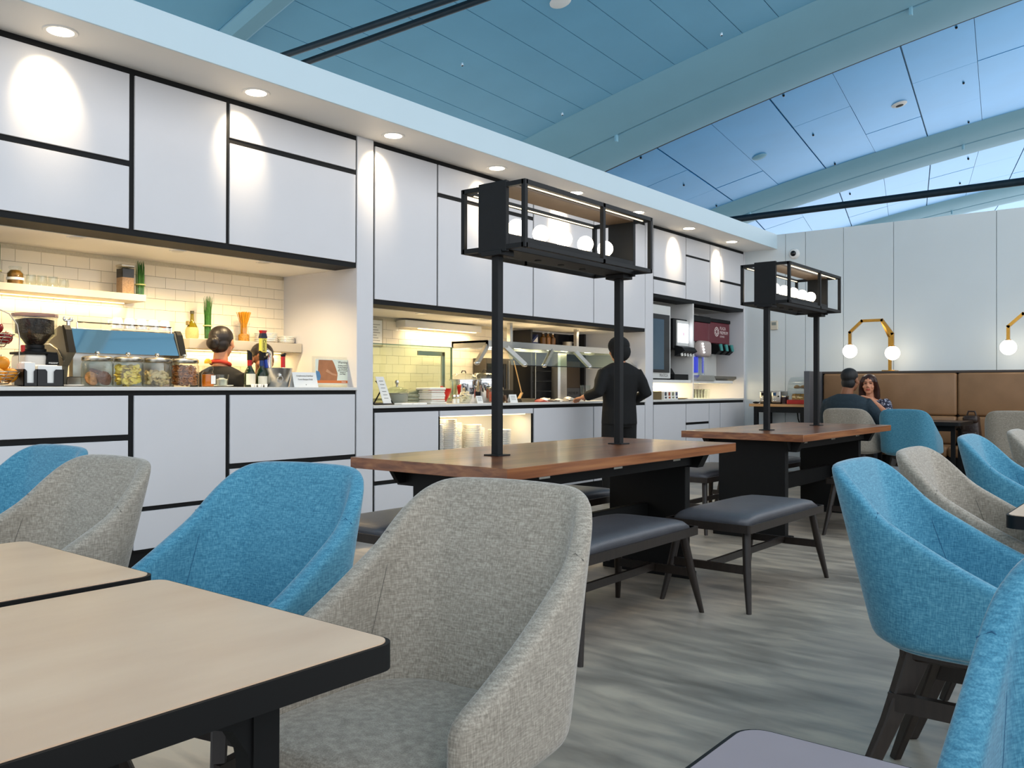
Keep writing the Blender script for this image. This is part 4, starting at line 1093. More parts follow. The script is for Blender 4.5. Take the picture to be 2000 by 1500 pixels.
text('Coors', 0.032, M('label_ink', '#2a2410', 0.7, noise=(9, 0.05)), t, (3.72-0.055, 5.24-0.0796, ZB+hz+0.095), (0, 0, -1), (1, 0, 0))

# signs
t = thing('tent_card', 'white tent card with beer text beside the ice bucket', 'sign', (3.885, 5.0, ZB))
bm = nb(); prism(bm, [(-0.03, 0), (-0.028, 0), (0.0, 0.1), (0.028, 0), (0.03, 0), (0.0, 0.106)], 0, -0.105, 0.105); obj('card', bm, PAPER, t)
n_ = Vector((0, -0.106, 0.03)).normalized(); up_ = Vector((0, 0.03, 0.106)).normalized()
def on_card(z): return Vector((3.885, 5.0-0.0305+0.03*(z/0.106), ZB+z))+Vector((0, -0.001, 0))
text('Complimentary Draft Beer', 0.0135, INK, t, on_card(0.08), (1, 0, 0), up_)
text('Coors Banquet Draft', 0.015, INK, t, on_card(0.055), (1, 0, 0), up_)
text('*', 0.02, INK, t, on_card(0.014), (1, 0, 0), up_)
t = thing('warning_sign', 'clear acrylic stand with a pregnancy warning notice', 'sign', (4.16, 5.03, ZB))
bm = nb(); box(bm, -0.18, 0.175, -0.004, 0.004, 0.0, 0.225, bev=0.002); obj('acrylic_panel', bm, ACRYLIC, t)
bm = nb(); box(bm, -0.17, 0.165, -0.0035, 0.06, 0.0, 0.006, bev=0.002); obj('foot', bm, ACRYLIC, t)
bm = nb(); box(bm, -0.155, 0.15, -0.0062, -0.0044, 0.022, 0.205); pg = obj('notice', bm, M('pale_green_print', '#e6eddc', 0.6, noise=(4, 0.04)), t)
def blob(pts, mat, nm, y=-0.0068):
    bm = nb(); prism(bm, pts, 1, y, y+0.0005); obj(nm, bm, mat, pg)
blob([(-0.15, 0.03), (0.15, 0.03), (0.15, 0.05), (-0.15, 0.05)], M('orange_print', '#e07a3a', 0.6, noise=(4, 0.05)), 'orange_band')
blob([(-0.135, 0.05), (0.045, 0.05), (0.05, 0.085), (0.05, 0.105), (0.035, 0.14), (0.015, 0.18), (0.0, 0.2), (-0.125, 0.2), (-0.13, 0.15)], M('print_skin', '#b9794e', 0.6, noise=(12, 0.25)), 'printed_figure')
blob([(-0.15, 0.05), (-0.115, 0.05), (-0.105, 0.08), (-0.12, 0.115), (-0.15, 0.12)], M('print_blue', '#5f8fb8', 0.6, noise=(20, 0.3)), 'printed_jeans', -0.0072)
blob([(-0.06, 0.115), (0.0, 0.09), (0.04, 0.085), (0.042, 0.095), (0.0, 0.105), (-0.05, 0.135)], M('print_arm', '#d39a70', 0.6, noise=(12, 0.15)), 'printed_arm', -0.0074)
text('Warning', 0.026, INK, t, (4.16+0.1, 5.03-0.0068, ZB+0.185), (1, 0, 0), (0, 0, 1))
text('Drinking alcohol\nduring pregnancy\ncan cause birth\ndefects and brain\ndamage to\nyour baby.', 0.0135, INK, t, (4.16+0.1, 5.03-0.0068, ZB+0.13), (1, 0, 0), (0, 0, 1))
text('Ontario', 0.013, PAPER, t, (4.16+0.11, 5.03-0.0072, ZB+0.04), (1, 0, 0), (0, 0, 1))

# upper shelf contents
ZS = 1.722
t = thing('olive_jar', 'jar of olives and lemons with a paper band on the upper shelf', 'jar', (2.225, 5.66, ZS))
sub(t, 'glass', [(0, 0), (0.042, 0), (0.047, 0.008), (0.047, 0.07), (0.03, 0.092), (0.03, 0.1), (0.036, 0.101), (0.036, 0.112), (0, 0.112)], GLASS)
sub(t, 'fruit', [(0, 0.004), (0.042, 0.005), (0.043, 0.07), (0.026, 0.09), (0, 0.09)], M('pickled_fruit', '#8d6416', 0.4, noise=(60, 0.7)))
sub(t, 'paper_band', [(0.0476, 0.03), (0.0482, 0.03), (0.0482, 0.045), (0.0476, 0.045)], PAPER)
for k in range(4):
    t = thing('wine_glass', 'stemless wine glass on the upper shelf, %s from the left' % ORD[k], 'glass', (2.32+0.066*k, 5.67, ZS), group='glasses on the upper shelf')
    sub(t, 'bowl', [(0, 0), (0.022, 0), (0.031, 0.025), (0.026, 0.075-0.012*(k == 3)), (0.0245, 0.075-0.012*(k == 3)), (0.029, 0.026), (0.02, 0.004), (0, 0.004)], GLASS, seg=16)
t = thing('grain_canister', 'square canister of oats under dark grain on the upper shelf', 'canister', (2.925, 5.68, ZS))
bm = nb(); box(bm, -0.043, 0.043, -0.043, 0.043, 0, 0.185, bev=0.004); obj('glass', bm, GLASS, t)
bm = nb(); box(bm, -0.04, 0.04, -0.04, 0.04, 0.003, 0.115); obj('oats', bm, M('oats', '#b8926a', 0.9, noise=(140, 0.4)), t)
bm = nb(); box(bm, -0.04, 0.04, -0.04, 0.04, 0.115, 0.175); obj('dark_grain', bm, M('dark_grain', '#2c2722', 0.8, noise=(140, 0.5)), t)
bm = nb(); box(bm, -0.045, 0.045, -0.045, 0.045, 0.185, 0.203, bev=0.004); obj('lid', bm, LIDM, t)
def grass_vase(x, y, z, h, r, label, n=70, spread=0.35):
    t = thing('grass_vase', label, 'plant', (x, y, z), group='glass vases of green grass')
    bm = nb(); box(bm, -r, r, -r, r, 0, h*0.24, bev=0.004); obj('vase', bm, GLASS, t)
    bm = nb()
    for k in range(n):
        a = random.uniform(0, 6.28); q = r*0.75*math.sqrt(random.random()); x0, y0 = q*math.cos(a), q*math.sin(a)
        hh = h*random.uniform(0.82, 1.0); s = 1+spread*random.uniform(0.2, 1)
        bar(bm, (x0*0.9, y0*0.9, 0.012), (x0, y0, hh*0.6), (0.0045, 0.0015), (0.004, 0.0015)); bar(bm, (x0, y0, hh*0.6), (x0*s, y0*s, hh), (0.004, 0.0015), (0.0008, 0.0008))
    o = obj('blades', bm, M('green_grass', '#3f7a2c', 0.6, noise=(40, 0.5)), t); o['kind'] = 'stuff'
    bm = nb(); tube(bm, [(r*0.9*math.cos(k*PI/8), r*0.9*math.sin(k*PI/8), h*0.32) for k in range(16)], 0.005, 6, closed=True); obj('band', bm, M('raffia', '#c7c98a', 0.8, noise=(30, 0.2)), t)
grass_vase(3.03, 5.68, ZS, 0.245, 0.036, 'vase of short green grass beside the grain canister on the upper shelf', 70, 0.1)
grass_vase(2.12, 5.68, ZS, 0.25, 0.036, 'vase of green grass at the left edge of the picture', 70, 0.1)

# lower shelf contents
ZL = 1.445
grass_vase(3.545, 5.68, ZL, 0.325, 0.033, 'tall vase of green grass left of the bartender', 80, 0.6)
t = thing('oil_flask', 'straw covered oil flask on the lower shelf', 'bottle', (3.42, 5.68, ZL))
sub(t, 'basket', [(0, 0), (0.04, 0), (0.046, 0.02), (0.046, 0.06), (0.04, 0.085), (0, 0.09)], M('straw', '#d8b67a', 0.85, noise=(60, 0.3), stretch=(8, 8, 1)))
sub(t, 'glass', [(0.04, 0.082), (0.03, 0.105), (0.014, 0.13), (0.012, 0.18), (0.014, 0.185), (0, 0.185)], M('olive_oil_glass', '#8a7a10', 0.1, trans=0.4, noise=(5, 0.1)))
sub(t, 'cap', [(0, 0.183), (0.0145, 0.183), (0.0145, 0.205), (0, 0.206)], M('dark_cap', '#4a4630', 0.4, noise=(5, 0.1)))
bm = nb(); box(bm, -0.045, -0.03, -0.02, 0.01, 0.1, 0.13, bev=0.003); obj('tag', bm, M('tan_tag', '#8f7a48', 0.7, noise=(5, 0.1)), t)
t = thing('pasta_vase', 'glass vase of fanned dry spaghetti on the lower shelf', 'vase', (3.85, 5.68, ZL))
sub(t, 'vase', [(0, 0), (0.045, 0), (0.046, 0.055), (0.033, 0.09), (0.036, 0.125), (0.047, 0.14), (0.045, 0.14), (0.03, 0.1), (0.043, 0.05), (0, 0.004)], GLASS)
sub(t, 'pasta_shells', [(0, 0.004), (0.041, 0.005), (0.041, 0.05), (0.03, 0.06), (0, 0.06)], M('short_pasta', '#c98a1c', 0.7, noise=(90, 0.5)))
bm = nb()
for k in range(90):
    a = random.uniform(0, 6.28); q = math.sqrt(random.random()); x0, y0 = 0.024*q*math.cos(a), 0.024*q*math.sin(a)
    bar(bm, (x0*0.9, y0*0.9, 0.06), (x0, y0, 0.13), 0.0025); bar(bm, (x0, y0, 0.13), (x0*2.3, y0*2.3, 0.225), 0.0025)
o = obj('spaghetti', bm, M('spaghetti', '#cf8f1a', 0.6, noise=(30, 0.2)), t); o['kind'] = 'stuff'
PLATE = {}
def plate_mesh(r):
    if r not in PLATE:
        bm = nb(); lathe(bm, [(0, 0), (r*0.6, 0), (r*0.64, 0.003), (r, 0.012), (r*0.985, 0.015), (r*0.62, 0.006), (0, 0.005)], (0, 0, 0), 20)
        PLATE[r] = mesh_of('plate', bm, 50); PLATE[r].materials.append(CHINA)
    return PLATE[r]
def plates(n, x, y, z, r, label, group, dz=0.0085):
    for k in range(n):
        o = obj('plate', plate_mesh(r), None); o.location = (x+random.uniform(-1, 1)*0.0015, y+random.uniform(-1, 1)*0.0015, z+k*dz)
        tag(o, label+(', top one' if k == n-1 else ', %d from top' % (n-k)), 'plate', group)
plates(8, 4.05, 5.68, ZL, 0.088, 'white plate stacked behind the beer tap', 'plates behind the beer tap')
plates(6, 4.235, 5.68, ZL, 0.07, 'small white plate stacked beside the jamb', 'small plates beside the jamb')
plates(9, 3.72, 5.72, ZL, 0.06, 'small white plate stacked behind the bartender', 'small plates behind the bartender')

# plates in the lit niche
for x, y, n, r, lab in ((5.29, 5.05, 36, 0.07, 'front left'), (5.47, 5.09, 40, 0.09, 'second'), (5.66, 5.2, 36, 0.09, 'third'), (5.84, 5.12, 34, 0.085, 'middle'), (6.0, 5.22, 30, 0.085, 'fifth'), (6.2, 5.1, 28, 0.11, 'right')):
    plates(n, x, y, NZ0, r, 'white plate in the %s niche stack' % lab, 'niche plates, %s stack' % lab, 0.0096)

# ------------------------------------------------------------------ buffet
ZC = 0.964
# glass sneeze guard
t = thing('sneeze_guard', 'greenish glass sneeze guard over the buffet', 'glass screen', (5.3, 5.33, ZC))
bm = nb(); box(bm, 4.55, 5.79, 5.326, 5.334, ZC+0.01, 1.46); obj('glass_pane', bm, GREENGLASS, t, world=True)
EDGEG = M('glass_edge', '#5f7a66', 0.2, noise=(5, 0.1))
part('top_edge', t, EDGEG, 4.55, 5.79, 5.325, 5.335, 1.46, 1.468)
part('end_edge', t, EDGEG, 5.785, 5.795, 5.322, 5.338, ZC, 1.468)
part('foot_rail', t, STEEL, 4.55, 5.79, 5.32, 5.34, ZC, ZC+0.014)
part('corner_post', t, STEEL, 5.70, 5.74, 5.36, 5.38, ZC, 1.42, bev=0.002)
part('corner_arm', t, STEEL, 5.40, 5.74, 5.36, 5.38, 1.385, 1.425, bev=0.002)
# strip light under the soffit
t = thing('strip_light', 'white strip light on the tiled wall above the sneeze guard', 'light', (6.1, YT, 1.69))
part('housing', t, PAINT, 5.55, 6.62, 5.68, YT-0.006, 1.655, 1.72, bev=0.003)
part('diffuser', t, LED, 5.75, 6.55, 5.69, 5.72, 1.648, 1.656)
light('strip', 'AREA', (6.1, 5.72, 1.64), 3, (1.0, 0.8, 0.5), t, (6.1, 5.75, 1.0), 0.9, 0.03)
# framed notice on the tile
t = thing('wall_notice', 'small framed notice on the tiles at the left end of the buffet', 'notice', (5.28, YT, 1.5))
part('frame', t, M('pale_frame', '#b9ad92', 0.5, noise=(8, 0.1)), 5.12, 5.38, YT-0.02, YT-0.008, 1.47, 1.72, bev=0.002)
part('paper', t, PAPER, 5.135, 5.365, YT-0.022, YT-0.019, 1.485, 1.705)
for k in range(7):
    part('text_line', t, INK, 5.15, 5.34-0.02*(k % 3), YT-0.0225, YT-0.0218, 1.52+0.024*k, 1.524+0.024*k)

# menu easel at the left
t = thing('menu_easel', 'black wire easel holding a leaning white menu card', 'sign', (4.64, 5.06, ZC))
bm = nb()
for dx in (-0.1, 0.1):
    tube(bm, [(dx+0.06, -0.02, 0.0), (dx-0.02, 0.03, 0.13), (dx-0.06, 0.06, 0.19)], 0.007, 6); tube(bm, [(dx-0.06, 0.09, 0.0), (dx-0.02, 0.03, 0.13)], 0.006, 6)
tube(bm, [(-0.04, -0.02, 0.005), (0.16, -0.02, 0.005)], 0.007, 6); obj('wire_frame', bm, BLKMET, t, smooth=60)
bm = nb(); prism(bm, [(0.06, 0.0), (0.155, 0.0), (0.055, 0.222), (-0.03, 0.222)], 1, -0.012, -0.008); c = obj('menu_card', bm, PAPER, t)
for k in range(6):
    z = 0.05+0.027*k; xo = 0.055-0.42*z
    bm = nb(); prism(bm, [(xo+0.03, z), (xo+0.075, z), (xo+0.073, z+0.004), (xo+0.028, z+0.004)], 1, -0.0126, -0.0121); obj('menu_text', bm, INK, c)
# covered pot
t = thing('lidded_pot', 'grey round pot with a glass lid and tall knob at the left of the buffet', 'pot', (4.93, 5.14, ZC))
POTM = M('grey_enamel', '#8e9184', 0.35, noise=(10, 0.1))
sub(t, 'pot', [(0, 0), (0.08, 0), (0.088, 0.01), (0.092, 0.085), (0.1, 0.09), (0.096, 0.093), (0.085, 0.088), (0.08, 0.012), (0, 0.01)], POTM, seg=22)
l = sub(t, 'lid', [(0.1, 0.092), (0.09, 0.115), (0.06, 0.138), (0, 0.15), (0, 0.146), (0.056, 0.133), (0.086, 0.112), (0.096, 0.092)], GLASS, seg=22)
sub(t, 'knob', [(0.01, 0.145), (0.008, 0.16), (0.017, 0.178), (0.012, 0.195), (0, 0.2)], STEEL, parent=l)
# bread container with folded cloth
t = thing('cloth_basket', 'square grey-green basket with a folded cloth, between the pot and the napkin pile', 'basket', (5.14, 5.22, ZC))
BSK = M('grey_green_weave', '#979a80', 0.8, noise=(50, 0.25)); 
for z0, z1 in ((0.0, 0.028), (0.03, 0.056), (0.058, 0.084)):
    bm = nb(); box(bm, -0.105, 0.105, -0.08, 0.08, z0, z1, bev=0.008, seg=2); obj('weave_band', bm, BSK, t, smooth=50)
bm = nb(); box(bm, -0.1, 0.1, -0.075, 0.075, 0.085, 0.112, bev=0.013, seg=3); 
for v in bm.verts: v.co.z += 0.02*math.sin(v.co.x*18)*(v.co.z > 0.09)
obj('cloth', bm, M('sage_cloth', '#7f8468', 0.9, noise=(20, 0.3)), t, smooth=60)
# pile of folded napkins
for k in range(7):
    bm = nb(); hw = 0.098 if k in (0, 6) else 0.083
    box(bm, -hw, hw, -0.085, 0.085, 0.0, 0.0185, bev=0.008, seg=3)
    for v in bm.verts: v.co.z += 0.004*math.sin(v.co.x*40+k*1.7)*(v.co.z > 0.01)
    o = obj('folded_napkin', bm, M('white_linen', '#efe9dc', 0.9, noise=(30, 0.06)), None, smooth=60); o.location = (5.27+random.uniform(-0.006, 0.006), 5.08, ZC+0.0195*k)
    tag(o, 'folded white napkin in the pile on the buffet, %s from the bottom' % ORD[k], 'napkin', 'pile of napkins on the buffet')
for k, (x, y, rz) in enumerate(((4.86, 4.985, 0.1), (5.0, 4.98, -0.06))):
    bm = nb(); box(bm, -0.075, 0.075, -0.04, 0.04, 0.0, 0.014, bev=0.004, seg=2); o = obj('paper_stack', bm, PAPER, None); o.location = (x, y, ZC); o.rotation_euler = (0, 0, rz)
    tag(o, ('low stack of white papers before the lidded pot' if k == 0 else 'low stack of white papers before the grey-green basket'), 'papers', 'papers on the buffet')
# sauce bottle, red cloth bowl, shakers
t = thing('sauce_bottle', 'dark sauce bottle with red cap beside the napkin pile', 'bottle', (5.42, 5.1, ZC))
sub(t, 'glass', [(0, 0), (0.024, 0), (0.025, 0.075), (0.012, 0.105), (0.011, 0.13), (0, 0.13)], M('dark_sauce', '#241009', 0.15, noise=(5, 0.2)))
sub(t, 'cap', [(0, 0.128), (0.013, 0.128), (0.013, 0.15), (0, 0.152)], M('red_plastic', '#c8281c', 0.4)); sub(t, 'label', [(0.0258, 0.02), (0.0262, 0.02), (0.0262, 0.06), (0.0258, 0.06)], M('orange_label', '#c06a1e', 0.6, noise=(20, 0.2)))
t = thing('red_bowl', 'bright red bowl behind the salt shakers', 'bowl', (5.5, 5.2, ZC))
sub(t, 'bowl', [(0, 0), (0.05, 0), (0.055, 0.01), (0.1, 0.1), (0.102, 0.13), (0.097, 0.13), (0.09, 0.1), (0.05, 0.012), (0, 0.012)], M('red_enamel', '#c4201a', 0.3, noise=(5, 0.15)), seg=22)
for k, x in enumerate((5.49, 5.535)):
    t = thing('salt_shaker', 'small glass salt shaker with metal top, '+('left' if k == 0 else 'right')+' of two', 'shaker', (x, 5.02, ZC), group='salt shakers on the buffet')
    sub(t, 'glass', [(0, 0), (0.018, 0), (0.017, 0.06), (0, 0.06)], GLASS, seg=10); sub(t, 'salt', [(0, 0.003), (0.0155, 0.003), (0.015, 0.04), (0, 0.04)], PAPER, seg=10); sub(t, 'top', [(0, 0.06), (0.0175, 0.06), (0.016, 0.074), (0, 0.08)], CHROME, seg=10)
t = thing('sugar_jar', 'low glass bowl heaped with white sugar packets', 'bowl', (5.655, 5.06, ZC))
sub(t, 'glass', [(0, 0), (0.055, 0), (0.075, 0.05), (0.075, 0.07), (0.072, 0.07), (0.07, 0.05), (0.05, 0.006), (0, 0.006)], GLASS, seg=18)
bm = nb()
for k in range(26):
    q = Vector((random.uniform(-0.05, 0.05), random.uniform(-0.05, 0.05), random.uniform(0.02, 0.1)))
    ell(bm, q, (0.022, 0.012, 0.005), 6, 4, rmat())
o = obj('packets', bm, M('cream_packet', '#ece3c4', 0.7, noise=(20, 0.1)), t); o['kind'] = 'stuff'
def card(x, y, w, h, lab, rz=0.0, dark=False):
    t = thing('label_card', lab, 'sign', (x, y, ZC), rz, 'label cards on the buffet')
    bm = nb(); prism(bm, [(-0.02, 0), (-0.017, 0), (0.0, h-0.004), (0.017, 0), (0.02, 0), (0.001, h)], 0, -w/2, w/2); c = obj('card', bm, M('brown_card', '#6a4a30', 0.6, noise=(9, 0.1)) if dark else PAPER, t)
    for k in range(3):
        z = h*(0.35+0.2*k); yy = -0.0205+0.0205*z/h; bm = nb(); box(bm, -w*0.3, w*0.3, yy-0.0008, yy-0.0002, z, z+0.003); obj('text_line', bm, INK, c)
card(5.79, 5.0, 0.08, 0.065, 'white tent card before the soup kettles'); card(6.16, 5.0, 0.05, 0.07, 'brown leaning card right of the lamp post', 0.3, True); card(6.27, 5.0, 0.11, 0.075, 'framed white card right of the lamp post')
# soup kettles
def kettle(x, y, r, h, lab):
    t = thing('soup_kettle', lab, 'kettle', (x, y, ZC), group='steel soup kettles')
    sub(t, 'body', [(0, 0), (r*0.95, 0), (r, 0.01), (r, h*0.72), (r*1.06, h*0.73), (r*1.06, h*0.76), (0, h*0.76)], CHROME, seg=26)
    l = sub(t, 'lid', [(r*1.04, h*0.76), (r*1.0, h*0.86), (r*0.75, h*0.97), (0, h), (0, h*0.985), (r*0.73, h*0.955), (r*0.97, h*0.86), (r*1.0, h*0.76)], GLASS, seg=26)
    sub(t, 'rim', [(r*1.05, h*0.76), (r*1.07, h*0.76), (r*1.07, h*0.785), (r*1.03, h*0.785)], STEEL, seg=26, parent=l)
    bm = nb(); tube(bm, [(-0.03, 0, h), (-0.02, 0, h+0.02), (0.02, 0, h+0.02), (0.03, 0, h)], 0.005, 6); obj('handle', bm, BLACK, l, smooth=60)
    bm = nb(); box(bm, r*0.2, r*0.75, -r*1.02, -r*0.8, 0.05, 0.1, bev=0.004); obj('control_plate', bm, BLACK, t)
kettle(5.88, 5.26, 0.125, 0.27, 'steel soup kettle with glass lid left of the lamp post')
kettle(6.2, 5.28, 0.125, 0.285, 'steel soup kettle behind the lamp post')
t = jar(6.1, 5.06, 'glass jar of pink sweets with metal lid beside the lamp post', 0.072, 0.115, ZC)
sub(t, 'sweets', [(0, 0.008), (0.064, 0.009), (0.064, 0.1), (0, 0.103)], M('pink_sweets', '#d8705a', 0.5, noise=(70, 0.5)), seg=14)
# baking dish, packets, tumbler
t = thing('baking_tray', 'shallow dark tray with a spatula on the buffet', 'tray', (6.52, 5.1, ZC))
bm = nb(); prism(bm, [(-0.1, 0), (0.1, 0), (0.115, 0.035), (0.108, 0.035), (0.095, 0.006), (-0.095, 0.006), (-0.108, 0.035), (-0.115, 0.035)], 1, -0.09, 0.09); obj('tray', bm, M('dark_tray', '#3a352c', 0.5, noise=(8, 0.2)), t)
bm = nb(); bar(bm, (0.0, 0.03, 0.02), (0.045, 0.02, 0.09), (0.05, 0.006), (0.03, 0.01)); bar(bm, (0.04, 0.02, 0.085), (0.02, 0.1, 0.4), 0.008); obj('spatula', bm, M('tan_wood', '#c29a62', 0.6, noise=(8, 0.2)), t)
PK = [M('packet_red', '#a83028', 0.5, noise=(12, 0.3)), M('packet_silver', '#d6d2cc', 0.3, 0.3, noise=(12, 0.2)), M('packet_dark', '#3b2f30', 0.5, noise=(12, 0.3)), M('packet_white', '#e8e2d6', 0.6, noise=(12, 0.1))]
pw = ['red', 'silver', 'dark', 'white']
spots = [(6.74, 5.02, 0, 'leftmost on the buffet'), (6.84, 5.06, 1, 'lying on the leftmost red one'), (6.93, 5.03, 2, 'third from the left'), (7.04, 5.05, 3, 'in the middle of the row'), (7.14, 5.02, 2, 'right of the middle white one'), (7.25, 5.06, 1, 'near the steel column'), (7.36, 5.02, 3, 'next to the cook’s hand'), (7.46, 5.1, 2, 'behind the cook’s hand')]
for k, (x, y, m, w_) in enumerate(spots):
    bm = nb(); n = 8; L, Wd = 0.16, 0.1
    g = [[(lerp(-L/2, L/2, i/n), lerp(-Wd/2, Wd/2, j/4), 0.022*math.sin(PI*i/n)*math.sin(PI*j/4)+0.004*math.sin(7*i+k)) for j in range(5)] for i in range(n+1)]
    top = [[bm.verts.new((a, b_, 0.012+c)) for a, b_, c in r] for r in g]; bot = [[bm.verts.new((a, b_, 0.004)) for a, b_, c in r] for r in g]
    for i in range(n):
        for j in range(4):
            bm.faces.new((top[i][j], top[i+1][j], top[i+1][j+1], top[i][j+1])); bm.faces.new((bot[i][j], bot[i][j+1], bot[i+1][j+1], bot[i+1][j]))
    for i in range(n):
        bm.faces.new((top[i][0], bot[i][0], bot[i+1][0], top[i+1][0])); bm.faces.new((top[i][4], top[i+1][4], bot[i+1][4], bot[i][4]))
    for j in range(4):
        bm.faces.new((top[0][j], top[0][j+1], bot[0][j+1], bot[0][j])); bm.faces.new((top[n][j], bot[n][j], bot[n][j+1], top[n][j+1]))
    o = obj('snack_packet', bm, PK[m], None, smooth=60); o.location = (x, y, ZC+(0.012 if k in (1, 5) else -0.003)); o.rotation_euler = (0, (-0.12 if k in (1, 5) else 0.0), random.uniform(-0.5, 0.5))
    tag(o, '%s snack packet, %s' % (pw[m], w_), 'packet', 'snack packets on the buffet')
t = thing('tall_tumbler', 'tall clear tumbler left of the cook', 'glass', (7.66, 5.12, ZC)); sub(t, 'glass', [(0, 0), (0.045, 0), (0.056, 0.165), (0.053, 0.165), (0.042, 0.01), (0, 0.01)], GLASS, seg=18)

# stainless hood with heat lamps and angled guards
t = thing('heat_lamp_hood', 'stainless steel food hood with heat lamps and angled glass guards', 'hood', (7.1, 5.2, 1.738))
HX0, HX1, HY0, HY1, HZ0, HZ1 = 6.0, 8.3, 5.08, 5.52, 1.47, 1.535
bm = nb(); prism(bm, [(HY0, HZ0+0.005), (HY0, HZ1), (HY1, HZ1), (HY1, HZ0+0.005), (HY1-0.02, HZ0+0.005), (HY1-0.02, HZ1-0.02), (HY0+0.02, HZ1-0.02), (HY0+0.02, HZ0+0.005)], 0, HX0, HX1); obj('canopy', bm, STEEL, t, world=True)
for x in (HX0, HX1-0.015):
    part('end_cap', t, STEEL, x, x+0.015, HY0, HY1, HZ0, HZ1)
for x in (6.6, 7.75):
    part('hanger', t, STEEL, x-0.02, x+0.02, 5.28, 5.32, HZ1, 1.738)
for k, x in enumerate((6.35, 6.75, 7.3, 7.55, 8.0)):
    bm = nb(); lathe(bm, [(0, -0.004), (0.05, 0.0), (0.055, 0.012), (0, 0.014)], (x, 5.3, HZ0+0.02), 16); obj('heat_lamp', bm, LENS, t, smooth=60, world=True)
light('heat_light', 'AREA', (7.15, 5.3, HZ0+0.012), 7, (1.0, 0.76, 0.42), t, (7.15, 5.3, 0.5), 1.8, 0.1)
for x, dx, nm in ((6.02, -0.2, 'left'), (6.28, 0.24, 'left'), (7.03, -0.2, 'mid'), (7.42, 0.22, 'mid'), (8.28, 0.3, 'right')):
    bm = nb(); bar(bm, (x, HY0+0.02, HZ0+0.02), (x+dx, HY0-0.03, HZ0-0.15), (0.03, 0.045)); ell(bm, (x+dx, HY0-0.03, HZ0-0.15), (0.035, 0.02, 0.02), 10, 6); obj('bracket_arm', bm, STEEL, t, smooth=40, world=True)
for x0, x1 in ((6.52, 6.84), (6.84, 7.64), (7.64, 8.5)):
    bm = nb(); bar(bm, (x0+0.01, HY0-0.035, HZ0-0.155), (x1-0.01, HY0-0.035, HZ0-0.155), (0.006, 0.008)); obj('guard_rod', bm, BLKMET, t, world=True)
bm = nb(); prism(bm, [(HY0+0.015, HZ0+0.01), (HY0-0.035, HZ0-0.155), (HY0-0.041, HZ0-0.155), (HY0+0.009, HZ0+0.01)], 0, 6.3, 8.25); obj('guard_glass', bm, GREENGLASS, t, world=True)
part('column', t, STEEL, 7.55, 7.7, 5.38, 5.5, ZC, HZ0+0.02, bev=0.02)
# wall oven
t = thing('wall_oven', 'dark oven with vertical bar handle and two knobs behind the lamp post', 'oven', (6.87, 5.7, ZC))
DARKG = M('dark_oven_glass', '#14110e', 0.12, 0.0, noise=(3, 0.3)); 
part('body', t, M('oven_grey', '#4a453e', 0.4, 0.4, noise=(8, 0.1)), 6.62, 7.06, 5.62, YT-0.012, ZC, 1.4, bev=0.004)
d = part('door_glass', t, DARKG, 6.63, 6.93, 5.612, 5.621, 1.09, 1.345)
part('handle', t, STEEL, 6.935, 6.945, 5.58, 5.6, 1.08, 1.38); part('control_panel', t, BLKMET, 6.63, 7.05, 5.612, 5.621, 0.98, 1.075)
for x in (6.72, 6.85):
    bm = nb(); lathe(bm, [(0.022, 0), (0.018, 0.02), (0, 0.02)], (0, 0, 0), 14); bm.transform(Matrix.Translation((x, 5.612, 1.03)) @ Matrix.Rotation(PI/2, 4, 'X')); obj('knob', bm, BLACK, t, smooth=40, world=True)
# pass-through with dark shelves
t = thing('kitchen_cupboard', 'tall dark open kitchen cupboard with boxes and an upper shelf of bottles', 'cupboard', (7.8, 5.7, 0.7))
DK = M('dark_cupboard', '#12151c', 0.35, noise=(6, 0.3))
part('back_panel', t, DK, 7.3, 8.33, YT-0.03, YT-0.008, 0.7, 1.72)
part('side_panel', t, DK, 7.28, 7.31, 5.56, YT-0.008, 0.7, 1.72); part('side_panel', t, DK, 8.3, 8.33, 5.56, YT-0.008, 0.7, 1.72)
part('lintel', t, STEEL, 7.28, 8.33, 5.57, YT-0.03, 1.545, 1.575)
part('door_frame', t, STEEL, 7.93, 7.945, 5.56, 5.58, 0.98, 1.5); part('door_frame', t, STEEL, 7.36, 7.372, 5.56, 5.58, 0.98, 1.5)
for z in (1.06, 1.17, 1.28): part('rack', t, M('rack_metal', '#3c3f44', 0.35, 0.7, noise=(6, 0.2)), 7.32, 7.72, 5.6, YT-0.03, z, z+0.008)
part('bottom_shelf', t, DK, 7.31, 8.3, 5.57, YT-0.03, 0.7, 0.98)
